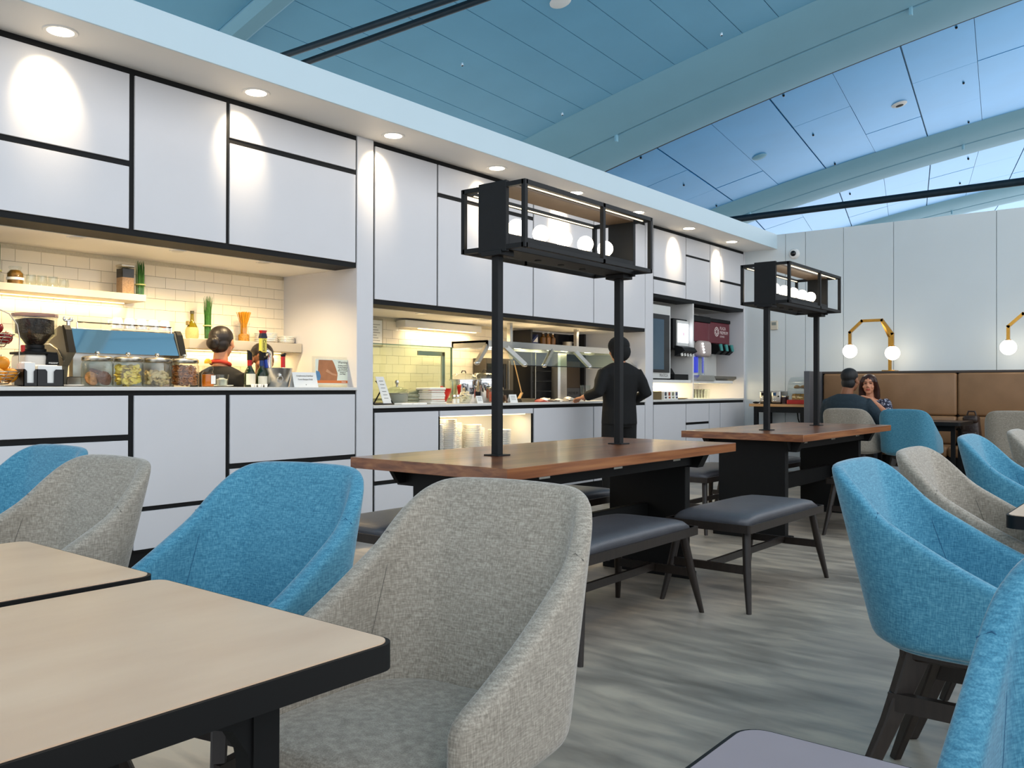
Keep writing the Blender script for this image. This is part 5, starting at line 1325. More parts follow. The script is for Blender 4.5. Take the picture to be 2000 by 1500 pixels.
for k, (x, h, c, lab) in enumerate(((7.42, 0.11, '#20306a', 'slanted blue carton'), (7.63, 0.12, '#6d4a1c', 'brown bottle, left of three'), (7.72, 0.125, '#7a5220', 'brown bottle, middle of three'), (7.81, 0.12, '#5a3c18', 'brown bottle, right of three'), (8.1, 0.05, '#a8a49a', 'low steel pan'))):
    t2 = thing('kitchen_bottle' if 'bottle' in lab else ('carton' if 'carton' in lab else 'steel_pan'), lab+' on top of the dark cupboard shelf', 'bottle' if 'bottle' in lab else ('carton' if 'carton' in lab else 'pan'), (x, 5.66, 1.575))
    m_ = M('kb%d' % k, c, 0.35, 0.5 if k == 4 else 0, noise=(8, 0.2))
    if 'bottle' in lab:
        sub(t2, 'glass', [(0, 0), (0.033, 0), (0.034, h*0.65), (0.015, h*0.8), (0.014, h), (0, h)], m_); sub(t2, 'cap', [(0, h), (0.016, h), (0.016, h+0.012), (0, h+0.013)], LIDM)
    elif 'carton' in lab:
        bm = nb(); prism(bm, [(-0.08, 0), (0.07, 0), (0.07, 0.1), (0.05, 0.105)], 1, -0.04, 0.04); obj('box', bm, m_, t2); bm = nb(); prism(bm, [(-0.02, 0.02), (0.06, 0.02), (0.06, 0.08)], 1, -0.0412, -0.0402); obj('print', bm, PAPER, t2)
    else:
        sub(t2, 'pan', [(0, 0), (0.055, 0), (0.06, h), (0.057, h), (0.052, 0.005), (0, 0.005)], m_); bm = nb(); tube(bm, [(0.06, 0, h*0.8), (0.14, 0, h)], 0.006, 6); obj('handle', bm, STEEL, t2)
for k, (z, c, lab) in enumerate(((0.98, '#3a3a3e', 'grey carton with dark print inside the dark cupboard'), (1.1005, '#2e2216', 'brown carton on top of the grey printed one in the dark cupboard'))):
    t2 = thing('carton', lab, 'carton', (8.12, 5.66, z)); bm = nb(); box(bm, -0.13, 0.15, -0.06, 0.1, 0, 0.12 if k == 0 else 0.3, bev=0.003); obj('box', bm, M('carton%d' % k, c, 0.7, noise=(8, 0.2)), t2)
    if k == 0: text('PREMIUM', 0.05, M('carton_print', '#101014', 0.7, noise=(8, 0.1)), t2, (8.13, 5.5992, z+0.06), (1, 0, 0), (0, 0, 1))

# ------------------------------------------------------------------ drink station
GREYW = M('appliance_white', '#d4d4d0', 0.4, noise=(8, 0.03))
t = thing('station_shelving', 'white shelf and divider of the drink station', 'shelf', (10.0, 5.2, ZC))
part('shelf_board', t, PAINT, 8.757, 11.0, 4.96, 5.62, 1.165, 1.2, bev=0.002)
part('divider', t, PAINT, 9.765, 9.79, 4.93, 5.62, ZC, 2.15, bev=0.002)
part('back_board', t, PAINT, 8.757, 11.268, 5.6, 5.63, ZC, 2.15)
for x0, x1 in ((8.8, 9.74), (9.82, 10.95)):
    part('led_strip', t, LED, x0, x1, 5.55, 5.56, 1.157, 1.165); light('station_light', 'AREA', ((x0+x1)/2, 5.5, 1.15), 7, (1.0, 0.8, 0.5), t, ((x0+x1)/2, 5.35, 0.5), x1-x0, 0.03)
t = thing('tall_oven', 'tall white framed oven with a dark glass door', 'oven', (9.0, 5.2, 1.2))
part('body', t, GREYW, 8.757, 9.30, 4.99, 5.5, 1.215, 2.08, bev=0.004)
part('feet', t, BLACK, 8.77, 9.28, 5.03, 5.45, 1.2, 1.216)
part('door_frame', t, M('dark_frame', '#1b1c1f', 0.3, noise=(8, 0.1)), 8.762, 9.25, 4.975, 4.99, 1.285, 1.97)
part('glass', t, M('mirror_door_glass', '#5d7386', 0.06, 0.85, noise=(2, 0.1)), 8.77, 9.1, 4.968, 4.976, 1.32, 1.91)
text('PRATICA', 0.05, INK, t, (9.13, 4.9895, 1.25), (1, 0, 0), (0, 0, 1))
t = thing('soda_fountain', 'black soda fountain with a bright white screen and four nozzles', 'drink machine', (9.58, 5.2, 1.2))
part('cabinet', t, BLKMET, 9.40, 9.755, 5.0, 5.5, 1.58, 1.95, bev=0.01)
part('front_bezel', t, GREYW, 9.46, 9.75, 4.985, 5.0, 1.62, 1.93)
part('screen', t, M('lit_screen', '#f4f8ff', 0.3, emit='#eef4ff', estr=1.6, noise=(3, 0.02)), 9.475, 9.745, 4.979, 4.986, 1.66, 1.89)
bm = nb(); ell(bm, (9.61, 4.978, 1.765), (0.012, 0.002, 0.03), 8, 6); obj('screen_drop', bm, M('pink_print', '#d8507a', 0.5, noise=(4, 0.1)), t, world=True)
bm = nb(); prism(bm, [(5.0, 1.62), (4.9, 1.6), (4.86, 1.55), (5.0, 1.49)], 0, 9.42, 9.75); obj('valve_hood', bm, BLKMET, t, world=True)
for k in range(4):
    bm = nb(); tube(bm, [(9.46+0.075*k, 4.93, 1.545), (9.46+0.075*k, 4.92, 1.49)], 0.015, 8); obj('nozzle', bm, PAPER, t, smooth=50, world=True)
part('splash_back', t, STEEL, 9.42, 9.70, 5.2, 5.22, 1.26, 1.58)
bm = nb(); prism(bm, [(4.97, 1.2), (4.97, 1.27), (5.15, 1.27), (5.2, 1.35), (5.4, 1.35), (5.4, 1.2)], 0, 9.36, 9.72); obj('drip_tray', bm, BLKMET, t, world=True)
RED = M('wine_red_panel', '#6b1f2b', 0.35, noise=(5, 0.1))
t = thing('juice_dispenser', 'white juice dispenser with wine red panel and lit buttons', 'drink machine', (10.1, 5.2, 1.2))
part('body', t, GREYW, 9.81, 10.38, 5.06, 5.5, 1.21, 1.95, bev=0.01); part('top_cover', t, BLACK, 9.81, 10.5, 5.04, 5.5, 1.95, 2.03, bev=0.01)
part('red_panel', t, RED, 10.02, 10.4, 5.03, 5.06, 1.70, 1.945, bev=0.004)
bm = nb(); box(bm, 10.05, 10.36, 4.95, 5.07, 1.5, 1.71, bev=0.05, seg=4); obj('dispensing_head', bm, M('pale_pink_plastic', '#b9aaa4', 0.35, noise=(4, 0.05)), t, smooth=180, world=True)
for k in range(4):
    bm = nb(); ell(bm, (10.07+0.012*k, 4.945, 1.665-0.036*k), (0.02, 0.01, 0.012), 10, 6); obj('button', bm, M('lit_button', '#ffffff', 0.3, emit='#f4fbff', estr=2.0, noise=(3, 0.02)), t, smooth=180, world=True)
part('cup_bay', t, M('blue_lit_bay', '#2230a0', 0.3, emit='#2a3cff', estr=0.25, noise=(6, 0.3)), 9.98, 10.13, 5.04, 5.06, 1.3, 1.5)
part('bay_column', t, CHROME, 10.19, 10.22, 4.99, 5.02, 1.26, 1.5); part('bay_glass', t, ACRYLIC, 10.14, 10.24, 5.0, 5.05, 1.27, 1.5)
bm = nb(); prism(bm, [(9.86, 1.2), (10.42, 1.2), (10.36, 1.265), (9.95, 1.265)], 1, 4.93, 5.08); obj('drip_tray', bm, STEEL, t, world=True)
t = thing('branded_dispenser', 'wine red drink dispenser with lounge logo and teal taps', 'drink machine', (10.9, 5.3, 1.2))
part('cabinet', t, RED, 10.56, 11.2, 5.1, 5.5, 1.7, 1.985, bev=0.008); part('top_cover', t, BLACK, 10.55, 11.21, 5.09, 5.5, 1.985, 2.03, bev=0.005)
part('splash_back', t, GREYW, 10.58, 11.1, 5.25, 5.5, 1.26, 1.7)
for k in range(3):
    x = 10.72+0.17*k
    bm = nb(); prism(bm, [(5.1, 1.7), (5.02, 1.68), (5.0, 1.6), (5.06, 1.55), (5.14, 1.56), (5.2, 1.7)], 0, x-0.05, x+0.05); v = obj('tap', bm, BLACK, t, world=True)
    bm = nb(); prism(bm, [(5.02, 1.685), (4.995, 1.6), (4.985, 1.6), (5.0, 1.69)], 0, x-0.03, x+0.035); obj('tap_lever', bm, M('teal_plastic', '#3f8f8a', 0.35, noise=(4, 0.1)), v, world=True)
bm = nb(); prism(bm, [(5.0, 1.26), (5.0, 1.23), (5.05, 1.2), (5.4, 1.2), (5.4, 1.26)], 0, 10.5, 11.2); obj('drip_tray', bm, M('taupe_tray', '#6a6458', 0.4, noise=(6, 0.1)), t, world=True)
LOGO = M('logo_white', '#e8d8d4', 0.5, noise=(4, 0.03))
for rr in (0.062, 0.03):
    bm = nb(); tube(bm, [(10.79+rr*math.cos(k*PI/10), 5.098, 1.86+rr*math.sin(k*PI/10)) for k in range(20)], 0.004, 5, closed=True); obj('logo_ring', bm, LOGO, t, world=True)
for k in range(8):
    a = k*PI/4; bm = nb(); tube(bm, [(10.79+0.046*math.cos(a)+0.016*math.cos(q*PI/5), 5.098, 1.86+0.046*math.sin(a)+0.016*math.sin(q*PI/5)) for q in range(10)], 0.0028, 4, closed=True); obj('logo_petal', bm, LOGO, t, world=True)
text('PLAZA\nPREMIUM', 0.062, LOGO, t, (10.89, 5.0985, 1.88), (1, 0, 0), (0, 0, 1), align='LEFT'); text('LOUNGE', 0.036, LOGO, t, (10.89, 5.0985, 1.80), (1, 0, 0), (0, 0, 1), align='LEFT')
# under-shelf goods
bm = nb(); box(bm, -0.12, 0.12, -0.08, 0.08, 0, 0.1, bev=0.004); o = obj('storage_box', bm, M('brown_box', '#6e5c3c', 0.6, noise=(8, 0.15)), None); o.location = (9.02, 5.1, ZC); tag(o, 'plain brown box at the left under the drink station shelf', 'box')
bc = ['#3f4450', '#b05a3a', '#8c8f6a', '#565a78']; bw = ['grey', 'orange', 'olive', 'violet']
for k in range(4):
    t = thing('tea_box', 'tea packet with a %s print, %s in the row under the drink station shelf' % (bw[k], ORD[k]), 'box', (9.2+0.092*k, 5.06, ZC), group='tea packets')
    bm = nb(); box(bm, -0.036, 0.036, -0.06, 0.06, 0, 0.098, bev=0.003); obj('box', bm, PAPER, t)
    bm = nb(); box(bm, -0.026, 0.02, -0.0615, -0.0602, 0.045, 0.088); obj('print', bm, M('tea%d' % k, bc[k], 0.6, noise=(20, 0.5)), t)
    bm = nb(); box(bm, -0.02, 0.026, -0.0615, -0.0602, 0.012, 0.035); obj('print', bm, M('tea%d' % k), t)
bm = nb(); lathe(bm, [(0, 0), (0.08, 0), (0.12, 0.014), (0.116, 0.017), (0.08, 0.005), (0, 0.005)], (0, 0, 0), 20); o = obj('serving_plate', bm, M('tan_plate', '#c9b48a', 0.4, noise=(5, 0.1)), None, smooth=40); o.location = (9.63, 5.06, ZC); tag(o, 'shallow tan plate right of the tea packets', 'plate')
gi = 0
for r in range(2):
    for k in range(8):
        t = thing('drinking_glass', 'tall glass under the red dispensers, %s in the %s row' % (ORD[k], 'front' if r == 0 else 'back'), 'glass', (9.93+0.085*k+0.04*r, 5.1+0.1*r, ZC), group='glasses under the red dispensers')
        sub(t, 'glass', [(0, 0), (0.028, 0), (0.036, 0.125), (0.034, 0.125), (0.026, 0.01), (0, 0.01)], GLASS, seg=12)

# ------------------------------------------------------------------ toast table
t = thing('toast_table', 'oak topped black serving table against the end wall', 'table', (11.0, 4.22, 0))
part('table_top', t, OAK, 10.74, 11.29, 3.85, 4.62, 0.865, 0.9, bev=0.003)
for x in (10.79, 11.24):
    for y in (3.93, 4.54): part('leg', t, BLKMET, x-0.025, x+0.025, y-0.025, y+0.025, 0, 0.865)
for x in (10.79, 11.24): part('apron', t, BLKMET, x-0.02, x+0.02, 3.93, 4.54, 0.79, 0.865)
for y in (3.93, 4.54): part('apron', t, BLKMET, 10.79, 11.24, y-0.02, y+0.02, 0.79, 0.865)
bm = nb(); tube(bm, [(11.2, 4.16, 0.88), (11.2, 4.14, 0.7), (11.22, 4.06, 0.45), (11.24, 4.0, 0.1), (11.25, 3.98, 0.0)], 0.008, 6); o = obj('power_cable', bm, BLACK, None, smooth=60); tag(o, 'black cable hanging behind the serving table', 'cable'); base_at(o, (11.25, 3.98, 0))
for y, lab in ((4.46, 'steel toaster with round buttons, left of the lamp post'), (4.3, 'steel toaster with blue display, right of the lamp post')):
    t = thing('toaster', lab, 'toaster', (10.98, y, 0.9), group='steel toasters')
    bm = nb(); box(bm, -0.13, 0.13, -0.062, 0.062, 0.012, 0.165, bev=0.014, seg=3); obj('body', bm, STEEL, t, smooth=40)
    bm = nb(); box(bm, -0.125, 0.125, -0.055, 0.055, 0.0, 0.013); obj('base', bm, BLACK, t)
    for dy in (-0.022, 0.022):
        bm = nb(); box(bm, -0.1, 0.1, dy-0.01, dy+0.01, 0.16, 0.1665); obj('slot', bm, BLACK, t)
    bm = nb(); box(bm, -0.134, -0.129, 0.0, 0.036, 0.105, 0.145); obj('display', bm, M('display_blue', '#1f4f78', 0.2, noise=(6, 0.1)) if y < 4.4 else BLACK, t)
    for z in (0.04, 0.075):
        for dy in (0.005, 0.03):
            bm = nb(); ell(bm, (-0.132, dy, z), (0.005, 0.009, 0.009), 8, 6); obj('button', bm, CHROME, t, smooth=180)
    bm = nb(); box(bm, -0.15, -0.129, -0.045, -0.025, 0.09, 0.105, bev=0.003); obj('lever', bm, BLACK, t)
t = thing('knife_pouch', 'small black spoon rest at the left end of the serving table', 'spoon rest', (10.84, 4.565, 0.9)); bm = nb(); ell(bm, (0, 0, 0.014), (0.03, 0.045, 0.014), 12, 8); obj('bowl', bm, BLACK, t, smooth=180); bm = nb(); tube(bm, [(0, 0.03, 0.016), (0.02, -0.06, 0.022)], 0.006, 6); obj('handle', bm, BLACK, t)
t = thing('jam_jar', 'dark jam jar with metal lid beside the pastry case', 'jar', (10.9, 4.2, 0.9)); sub(t, 'glass', [(0, 0), (0.045, 0), (0.048, 0.09), (0, 0.09)], M('dark_jam', '#3a2426', 0.15, noise=(9, 0.3))); sub(t, 'lid', [(0, 0.09), (0.05, 0.09), (0.05, 0.105), (0, 0.107)], LIDM)
t = thing('pastry_case', 'clear rounded pastry case with a red base on the serving table', 'display case', (10.98, 4.0, 0.9))
REDT = M('red_tray', '#b8211c', 0.4, noise=(5, 0.1))
bm = nb(); box(bm, -0.17, 0.17, -0.145, 0.145, 0.0, 0.055, bev=0.008, seg=2); obj('base', bm, REDT, t)
bm = nb(); prism(bm, [(-0.165, 0.056), (-0.16, 0.2), (-0.12, 0.29), (-0.04, 0.34), (0.165, 0.345), (0.165, 0.34), (-0.038, 0.335), (-0.115, 0.286), (-0.154, 0.198), (-0.159, 0.056)], 1, -0.14, 0.14); obj('cover', bm, ACRYLIC, t, smooth=40)
bm = nb(); box(bm, -0.14, 0.16, -0.135, 0.135, 0.19, 0.196); obj('upper_shelf', bm, ACRYLIC, t)
BRD = M('toast_bread', '#c98f45', 0.8, noise=(20, 0.35))
def roll(x, y, z, s, lab, rz):
    t = thing('pastry', lab, 'pastry', (10.98+x, 4.0+y, 0.9+z), rz, 'pastries in the case'); bm = nb(); tube(bm, [(-0.05*s, 0.012, 0.012), (-0.028*s, 0.0, 0.02*s), (0, -0.006, 0.026*s), (0.028*s, 0.0, 0.02*s), (0.05*s, 0.012, 0.012)], [0.006*s, 0.018*s, 0.024*s, 0.018*s, 0.006*s], 9); obj('crust', bm, BRD, t, smooth=180)
    bm = nb()
    for q in (-0.02, 0.0, 0.02): tube(bm, [(q*s, -0.02*s, 0.038*s), (q*s, 0.015*s, 0.04*s)], 0.003, 5)
    obj('ridge', bm, M('dark_crust', '#7d4a1e', 0.7, noise=(20, 0.3)), t)
for k, (x, y, z, w_) in enumerate(((-0.05, -0.08, 0.197, 'right'), (-0.03, -0.02, 0.197, 'middle'), (-0.06, 0.05, 0.197, 'left'), (0.04, -0.05, 0.197, 'back'))): roll(x, y, z, 0.95, 'brown croissant on the upper shelf of the pastry case, '+w_, 0.6*k+1.2)
for k in range(4):
    t = thing('bread_loaf', 'sliced loaf on the lower level of the pastry case, %s from the right' % ORD[k], 'bread', (10.94, 3.91+0.055*k, 0.956), group='loaves in the case'); bm = nb(); prism(bm, [(-0.07, 0), (0.07, 0), (0.075, 0.05), (0.05, 0.075), (-0.05, 0.075), (-0.075, 0.05)], 1, -0.024, 0.024); obj('crust', bm, BRD, t); bm = nb(); prism(bm, [(-0.06, 0.006), (0.06, 0.006), (0.064, 0.047), (0.044, 0.066), (-0.044, 0.066), (-0.064, 0.047)], 1, -0.0246, 0.0246); obj('crumb', bm, M('bread_crumb', '#e2c48a', 0.9, noise=(40, 0.15)), t)

# dark bag on the banquette
t = thing('shoulder_bag', 'dark brown leather backpack standing on the banquette', 'bag', (10.62, 1.99, 0.46))
BAG = M('dark_brown_leather', '#33231c', 0.4, noise=(8, 0.3), bump=(40, 0.3))
bm = nb(); box(bm, -0.09, 0.09, -0.105, 0.1, 0, 0.33, bev=0.05, seg=3)
for v in bm.verts:
    k = v.co.z/0.33; v.co.y *= 1-0.3*k*k; v.co.x *= 1-0.25*k
obj('body', bm, BAG, t, smooth=60)
bm = nb(); box(bm, -0.115, -0.07, -0.075, 0.07, 0.03, 0.17, bev=0.02, seg=2); obj('front_pocket', bm, BAG, t, smooth=60)
bm = nb(); box(bm, -0.095, 0.07, -0.08, 0.075, 0.26, 0.345, bev=0.03, seg=2); obj('flap', bm, BAG, t, smooth=60)
bm = nb(); tube(bm, [(0.0, -0.05, 0.335), (0, -0.035, 0.39), (0, 0.03, 0.39), (0, 0.045, 0.335)], 0.01, 8); obj('handle', bm, BAG, t, smooth=60)
bm = nb(); box(bm, -0.12, -0.112, -0.02, 0.02, 0.13, 0.15, bev=0.002); obj('buckle', bm, CHROME, t)

# small fixtures on the vault
def on_ceiling(L, R, f, b): return L.pt(b).lerp(R.pt(b), f)
def fixture(kind, lab, cat, L, R, f, b, r, h, mat, lens=None, group=None):
    if kind == 'sprinkler': r *= 0.6; h *= 0.8
    p = on_ceiling(L, R, f, b); t = thing(kind, lab, cat, p, group=group)
    sl = math.atan(0.29-0.017*b); q = (R.pt(b)-L.pt(b)); ang = math.atan2(q.y, q.x)
    mx = Matrix.Rotation(ang, 4, 'Z') @ Matrix.Rotation(-sl, 4, 'X')
    bm = nb(); lathe(bm, [(0, -h), (r*0.75, -h), (r, -h*0.3), (r, 0.03), (0, 0.03)], (0, 0, 0), 20); bm.transform(mx); obj('cover', bm, mat, t, smooth=40)
    if lens:
        bm = nb(); lathe(bm, [(0, -h*1.3), (r*0.5, -h*1.05), (r*0.5, -h*0.9), (0, -h*0.9)], (0, 0, 0), 16); bm.transform(mx); obj('lens', bm, lens, t, smooth=40)
    return t
for lab, f, b in (('left, above the first tie rods', 0.49, 0.75), ('beside the wide rib', 0.96, 0.75), ('higher up beside the wide rib', 0.95, 3.25)):
    fixture('sprinkler', 'small sprinkler on the strip ceiling, '+lab, 'sprinkler', A0R, A1L, f, b, 0.035, 0.04, CHROME, GAPM, 'ceiling sprinklers')
for b, wb_ in ((0.4, 'nearest bulkhead'), (2.85, 'second line'), (5.3, 'third line')):
    for f, wf in ((0.05, 'beside the wide left rib'), (0.52, 'mid bay'), (0.97, 'beside the right rib')):
        fixture('sprinkler', 'small sprinkler on the bright blue bay, %s, %s' % (wb_, wf), 'sprinkler', A1R, A2L, f, b, 0.03, 0.035, GAPM, CHROME, 'ceiling sprinklers')
for f, b, w_ in ((0.18, 2.85, 'lower left'), (0.17, 5.35, 'upper'), (0.64, 5.3, 'right')):
    fixture('sprinkler', 'small sprinkler on the white lit bay beyond the end wall, '+w_, 'sprinkler', A2R, A3L, f, b, 0.035, 0.04, GAPM, CHROME, 'ceiling sprinklers')
fixture('ceiling_speaker', 'round white disc on the strip ceiling at the top edge', 'speaker', A0R, A1L, 0.48, 2.25, 0.13, 0.03, PAINT)
fixture('ceiling_speaker', 'round grey speaker disc on the bright blue bay', 'speaker', A1R, A2L, 0.54, 1.85, 0.14, 0.03, RIBM, RIBM)
fixture('ceiling_downlight', 'recessed ceiling downlight on the bright blue bay, right of the speaker', 'downlight', A1R, A2L, 0.52, 4.3, 0.13, 0.03, PAINT, BLACK)

# ------------------------------------------------------------------ people
def remesh(name, bm, voxel, mats, parent, smooth=4, classify=None):
    me = mesh_of(name+'_src', bm)
    tmp = bpy.data.objects.new('tmp', me); COL.objects.link(tmp)
    r = tmp.modifiers.new('r', 'REMESH'); r.mode = 'VOXEL'; r.voxel_size = voxel; r.adaptivity = 0
    s = tmp.modifiers.new('s', 'SMOOTH'); s.factor = 0.5; s.iterations = smooth
    dg = bpy.context.evaluated_depsgraph_get()
    out = bpy.data.meshes.new_from_object(tmp.evaluated_get(dg))
    bpy.data.objects.remove(tmp); bpy.data.meshes.remove(me)
    out.materials.clear()
    for m in (mats if isinstance(mats, list) else [mats]): out.materials.append(m)
    if classify:
        for p in out.polygons: p.material_index = classify(p.center)
    out.shade_smooth(); out.name = name
    return obj(name, out, None, parent)

def head(bm, c, R, s=1.0):
    def e(q, r): ell(bm, Vector(c)+R @ (Vector(q)*s), tuple(x*s for x in r), 16, 12, R)
    def tb(pts, r): tube(bm, [Vector(c)+R @ (Vector(q)*s) for q in pts], [x*s for x in r], 10)
    e((0, -0.012, 0.03), (0.076, 0.096, 0.085)); e((0, 0.022, -0.04), (0.06, 0.068, 0.072)); e((0, 0.05, -0.092), (0.032, 0.028, 0.024))
    tb([(0, 0.086, 0.012), (0, 0.098, -0.012), (0, 0.106, -0.032)], [0.008, 0.011, 0.015]); e((0.012, 0.092, -0.036), (0.01, 0.01, 0.008)); e((-0.012, 0.092, -0.036), (0.01, 0.01, 0.008))
    e((0, 0.074, 0.028), (0.05, 0.018, 0.01)); e((0, 0.082, -0.058), (0.024, 0.012, 0.006)); e((0, 0.08, -0.068), (0.021, 0.012, 0.007))
    e((0.04, 0.055, -0.03), (0.025, 0.025, 0.025)); e((-0.04, 0.055, -0.03), (0.025, 0.025, 0.025))
    for sx in (-1, 1): e((sx*0.077, -0.008, -0.008), (0.011, 0.022, 0.032))
def hand(bm, wrist, dirv, lat, nrm, side, curl=0.5, s=1.0):
    w = Vector(wrist); d = Vector(dirv).normalized(); l = Vector(lat).normalized(); n = Vector(nrm).normalized()
    for k in (-1.2, -0.4, 0.4, 1.2):
        tube(bm, [w+l*k*0.008*s, w+d*0.05*s+l*k*0.018*s, w+d*0.085*s+l*k*0.019*s], [0.016*s, 0.014*s, 0.011*s], 8)
    for k, L in zip((-1.5, -0.5, 0.5, 1.5), (0.06, 0.075, 0.08, 0.07)):
        b = w+d*0.083*s+l*k*0.0205*s; pts = [b]; a = 0.0
        for seg in (0.42, 0.32, 0.26):
            a += curl; pts.append(pts[-1]+(d*math.cos(a)+n*math.sin(a))*L*seg*s)
        tube(bm, pts, [0.0095*s, 0.009*s, 0.0082*s, 0.007*s], 8)
    b = w+d*0.03*s+l*side*0.026*s
    tube(bm, [b, b+(l*side*0.03+d*0.025+n*0.01)*s, b+(l*side*0.042+d*0.055+n*0.022)*s], [0.012*s, 0.0105*s, 0.008*s], 8)
I3 = Matrix.Identity(3)
def RZ(a): return Matrix.Rotation(math.radians(a), 3, 'Z')
def RX(a): return Matrix.Rotation(math.radians(a), 3, 'X')

# --- cook in black, seen from behind
t = thing('person', 'cook in black from behind, leaning a hand on the buffet top', 'person', (7.27, 4.46, 0), math.radians(-32))
bm = nb(); hc = (0.0, 0.03, 1.475); head(bm, hc, RZ(8), 0.98)
tube(bm, [(0, 0.0, 1.42), (0, -0.01, 1.30)], [0.052, 0.06], 14)
AL = [(-0.17, -0.01, 1.265), (-0.255, -0.06, 1.06), (-0.33, 0.14, 1.005)]; AR = [(0.17, -0.01, 1.265), (0.265, -0.05, 1.05), (0.22, 0.16, 0.97)]
loft(bm, [(0, 0, 0.9, 0.12, 0.08), (0, 0, 1.15, 0.13, 0.085), (0, -0.005, 1.27, 0.15, 0.08), (0, -0.005, 1.31, 0.08, 0.06)])
for A in (AL, AR): tube(bm, A, [0.045, 0.038, 0.027], 10)
hand(bm, AL[2], (-0.1, 1, -0.12), (1, 0.1, 0), (0, 0.1, -1), 1, 0.28, 1.0); hand(bm, AR[2], (-0.5, 0.9, 0.0), (0, 0.1, 1), (-1, -0.3, 0), 1, 0.45, 1.0)
for sx in (-1, 1): tube(bm, [(sx*0.09, 0, 0.88), (sx*0.1, 0.02, 0.47), (sx*0.1, -0.01, 0.06)], [0.075, 0.05, 0.036], 10)
remesh('body', bm, 0.0058, SKIN, t)
bm = nb()
loft(bm, [(0, 0, 0.74, 0.185, 0.135), (0, 0, 0.86, 0.18, 0.125), (0, 0, 0.98, 0.17, 0.118), (0, -0.005, 1.12, 0.19, 0.125), (0, -0.01, 1.23, 0.215, 0.115), (0, -0.01, 1.295, 0.19, 0.095), (0, -0.01, 1.34, 0.1, 0.075), (0, -0.008, 1.35, 0.068, 0.064)])
for A, q in ((AL, 0.72), (AR, 0.72)):
    a, b_, c = [Vector(x) for x in A]; tube(bm, [a, lerp(a, b_, 0.5), b_, lerp(b_, c, q)], [0.062, 0.07, 0.062, 0.05], 12)
remesh('jacket', bm, 0.011, BLKCLOTH, t)
bm = nb(); loft(bm, [(0, 0, 0.72, 0.17, 0.115), (0, 0, 0.9, 0.165, 0.11)])
for sx in (-1, 1): tube(bm, [(sx*0.085, 0, 0.8), (sx*0.1, 0.015, 0.45), (sx*0.105, -0.01, 0.07)], [0.098, 0.082, 0.075], 12)
remesh('trousers', bm, 0.012, BLKCLOTH, t)
bm = nb(); ell(bm, (0.0, 0.012, 1.513), (0.105, 0.122, 0.098), 18, 12); ell(bm, (0, -0.03, 1.455), (0.1, 0.088, 0.1), 16, 10); obj('cap', bm, BLKCLOTH, t, smooth=180)
for sx in (-1, 1):
    bm = nb(); box(bm, sx*0.105-0.045, sx*0.105+0.045, -0.09, 0.17, 0, 0.08, bev=0.03, seg=3); obj('shoe', bm, BLACK, t, smooth=60)

# --- bartender with a bun, seen from behind
t = thing('person', 'bartender in black with dark hair bun and coral collar, seen from behind', 'person', (3.52, 5.465, 0), math.radians(-62))
bm = nb(); hc = (0.0, 0.02, 1.425); head(bm, hc, RZ(4), 0.94)
tube(bm, [(0, -0.005, 1.37), (0, -0.015, 1.25)], [0.047, 0.055], 14)
loft(bm, [(0, 0, 0.85, 0.11, 0.08), (0, 0, 1.1, 0.12, 0.08), (0, -0.005, 1.2, 0.13, 0.075), (0, -0.005, 1.25, 0.07, 0.055)])
AL = [(-0.165, 0, 1.2), (-0.2, 0.02, 0.98), (-0.14, 0.2, 0.95)]; AR = [(0.165, 0, 1.2), (0.2, 0.02, 0.98), (0.14, 0.2, 0.95)]
for A in (AL, AR): tube(bm, A, [0.04, 0.034, 0.024], 10)
hand(bm, AL[2], (0.4, 1, 0), (0, 0, 1), (1, 0, 0), 1, 0.4, 0.92); hand(bm, AR[2], (-0.4, 1, 0), (0, 0, 1), (-1, 0, 0), 1, 0.4, 0.92)
for sx in (-1, 1): tube(bm, [(sx*0.08, 0, 0.85), (sx*0.09, 0.02, 0.45), (sx*0.09, -0.01, 0.06)], [0.07, 0.048, 0.034], 10)
remesh('body', bm, 0.006, SKIN, t)
bm = nb(); loft(bm, [(0, 0, 0.72, 0.165, 0.125), (0, 0, 0.9, 0.145, 0.11), (0, 0, 1.05, 0.165, 0.115), (0, -0.005, 1.16, 0.185, 0.105), (0, -0.008, 1.215, 0.15, 0.085), (0, -0.01, 1.25, 0.075, 0.066)])
for A in (AL, AR):
    a, b_, c = [Vector(x) for x in A]; tube(bm, [a, lerp(a, b_, 0.5), b_, lerp(b_, c, 0.85)], [0.066, 0.06, 0.052, 0.042], 12)
remesh('jacket', bm, 0.011, BLKCLOTH, t)
bm = nb()
for sx in (-1, 1): tube(bm, [(sx*0.08, 0, 0.82), (sx*0.09, 0.015, 0.45), (sx*0.09, -0.01, 0.05)], [0.09, 0.072, 0.062], 12)
loft(bm, [(0, 0, 0.7, 0.16, 0.115), (0, 0, 0.86, 0.145, 0.105)]); remesh('trousers', bm, 0.013, BLKCLOTH, t)
bm = nb(); tube(bm, [(0.066*math.cos(a), -0.012+0.06*math.sin(a), 1.268-0.018*math.sin(a)) for a in [k*PI/8 for k in range(16)]], 0.014, 8, closed=True); obj('collar', bm, M('coral_scarf', '#c8402f', 0.8, noise=(30, 0.3)), t, smooth=180)
bm = nb(); ell(bm, (0, -0.006, 1.455), (0.083, 0.098, 0.085), 18, 12); ell(bm, (0, -0.035, 1.41), (0.075, 0.06, 0.07), 16, 10); ell(bm, (0, -0.115, 1.41), (0.05, 0.035, 0.048), 14, 10); ell(bm, (0.012, -0.13, 1.425), (0.03, 0.024, 0.026), 10, 8); remesh('hair', bm, 0.006, HAIR, t, 2)
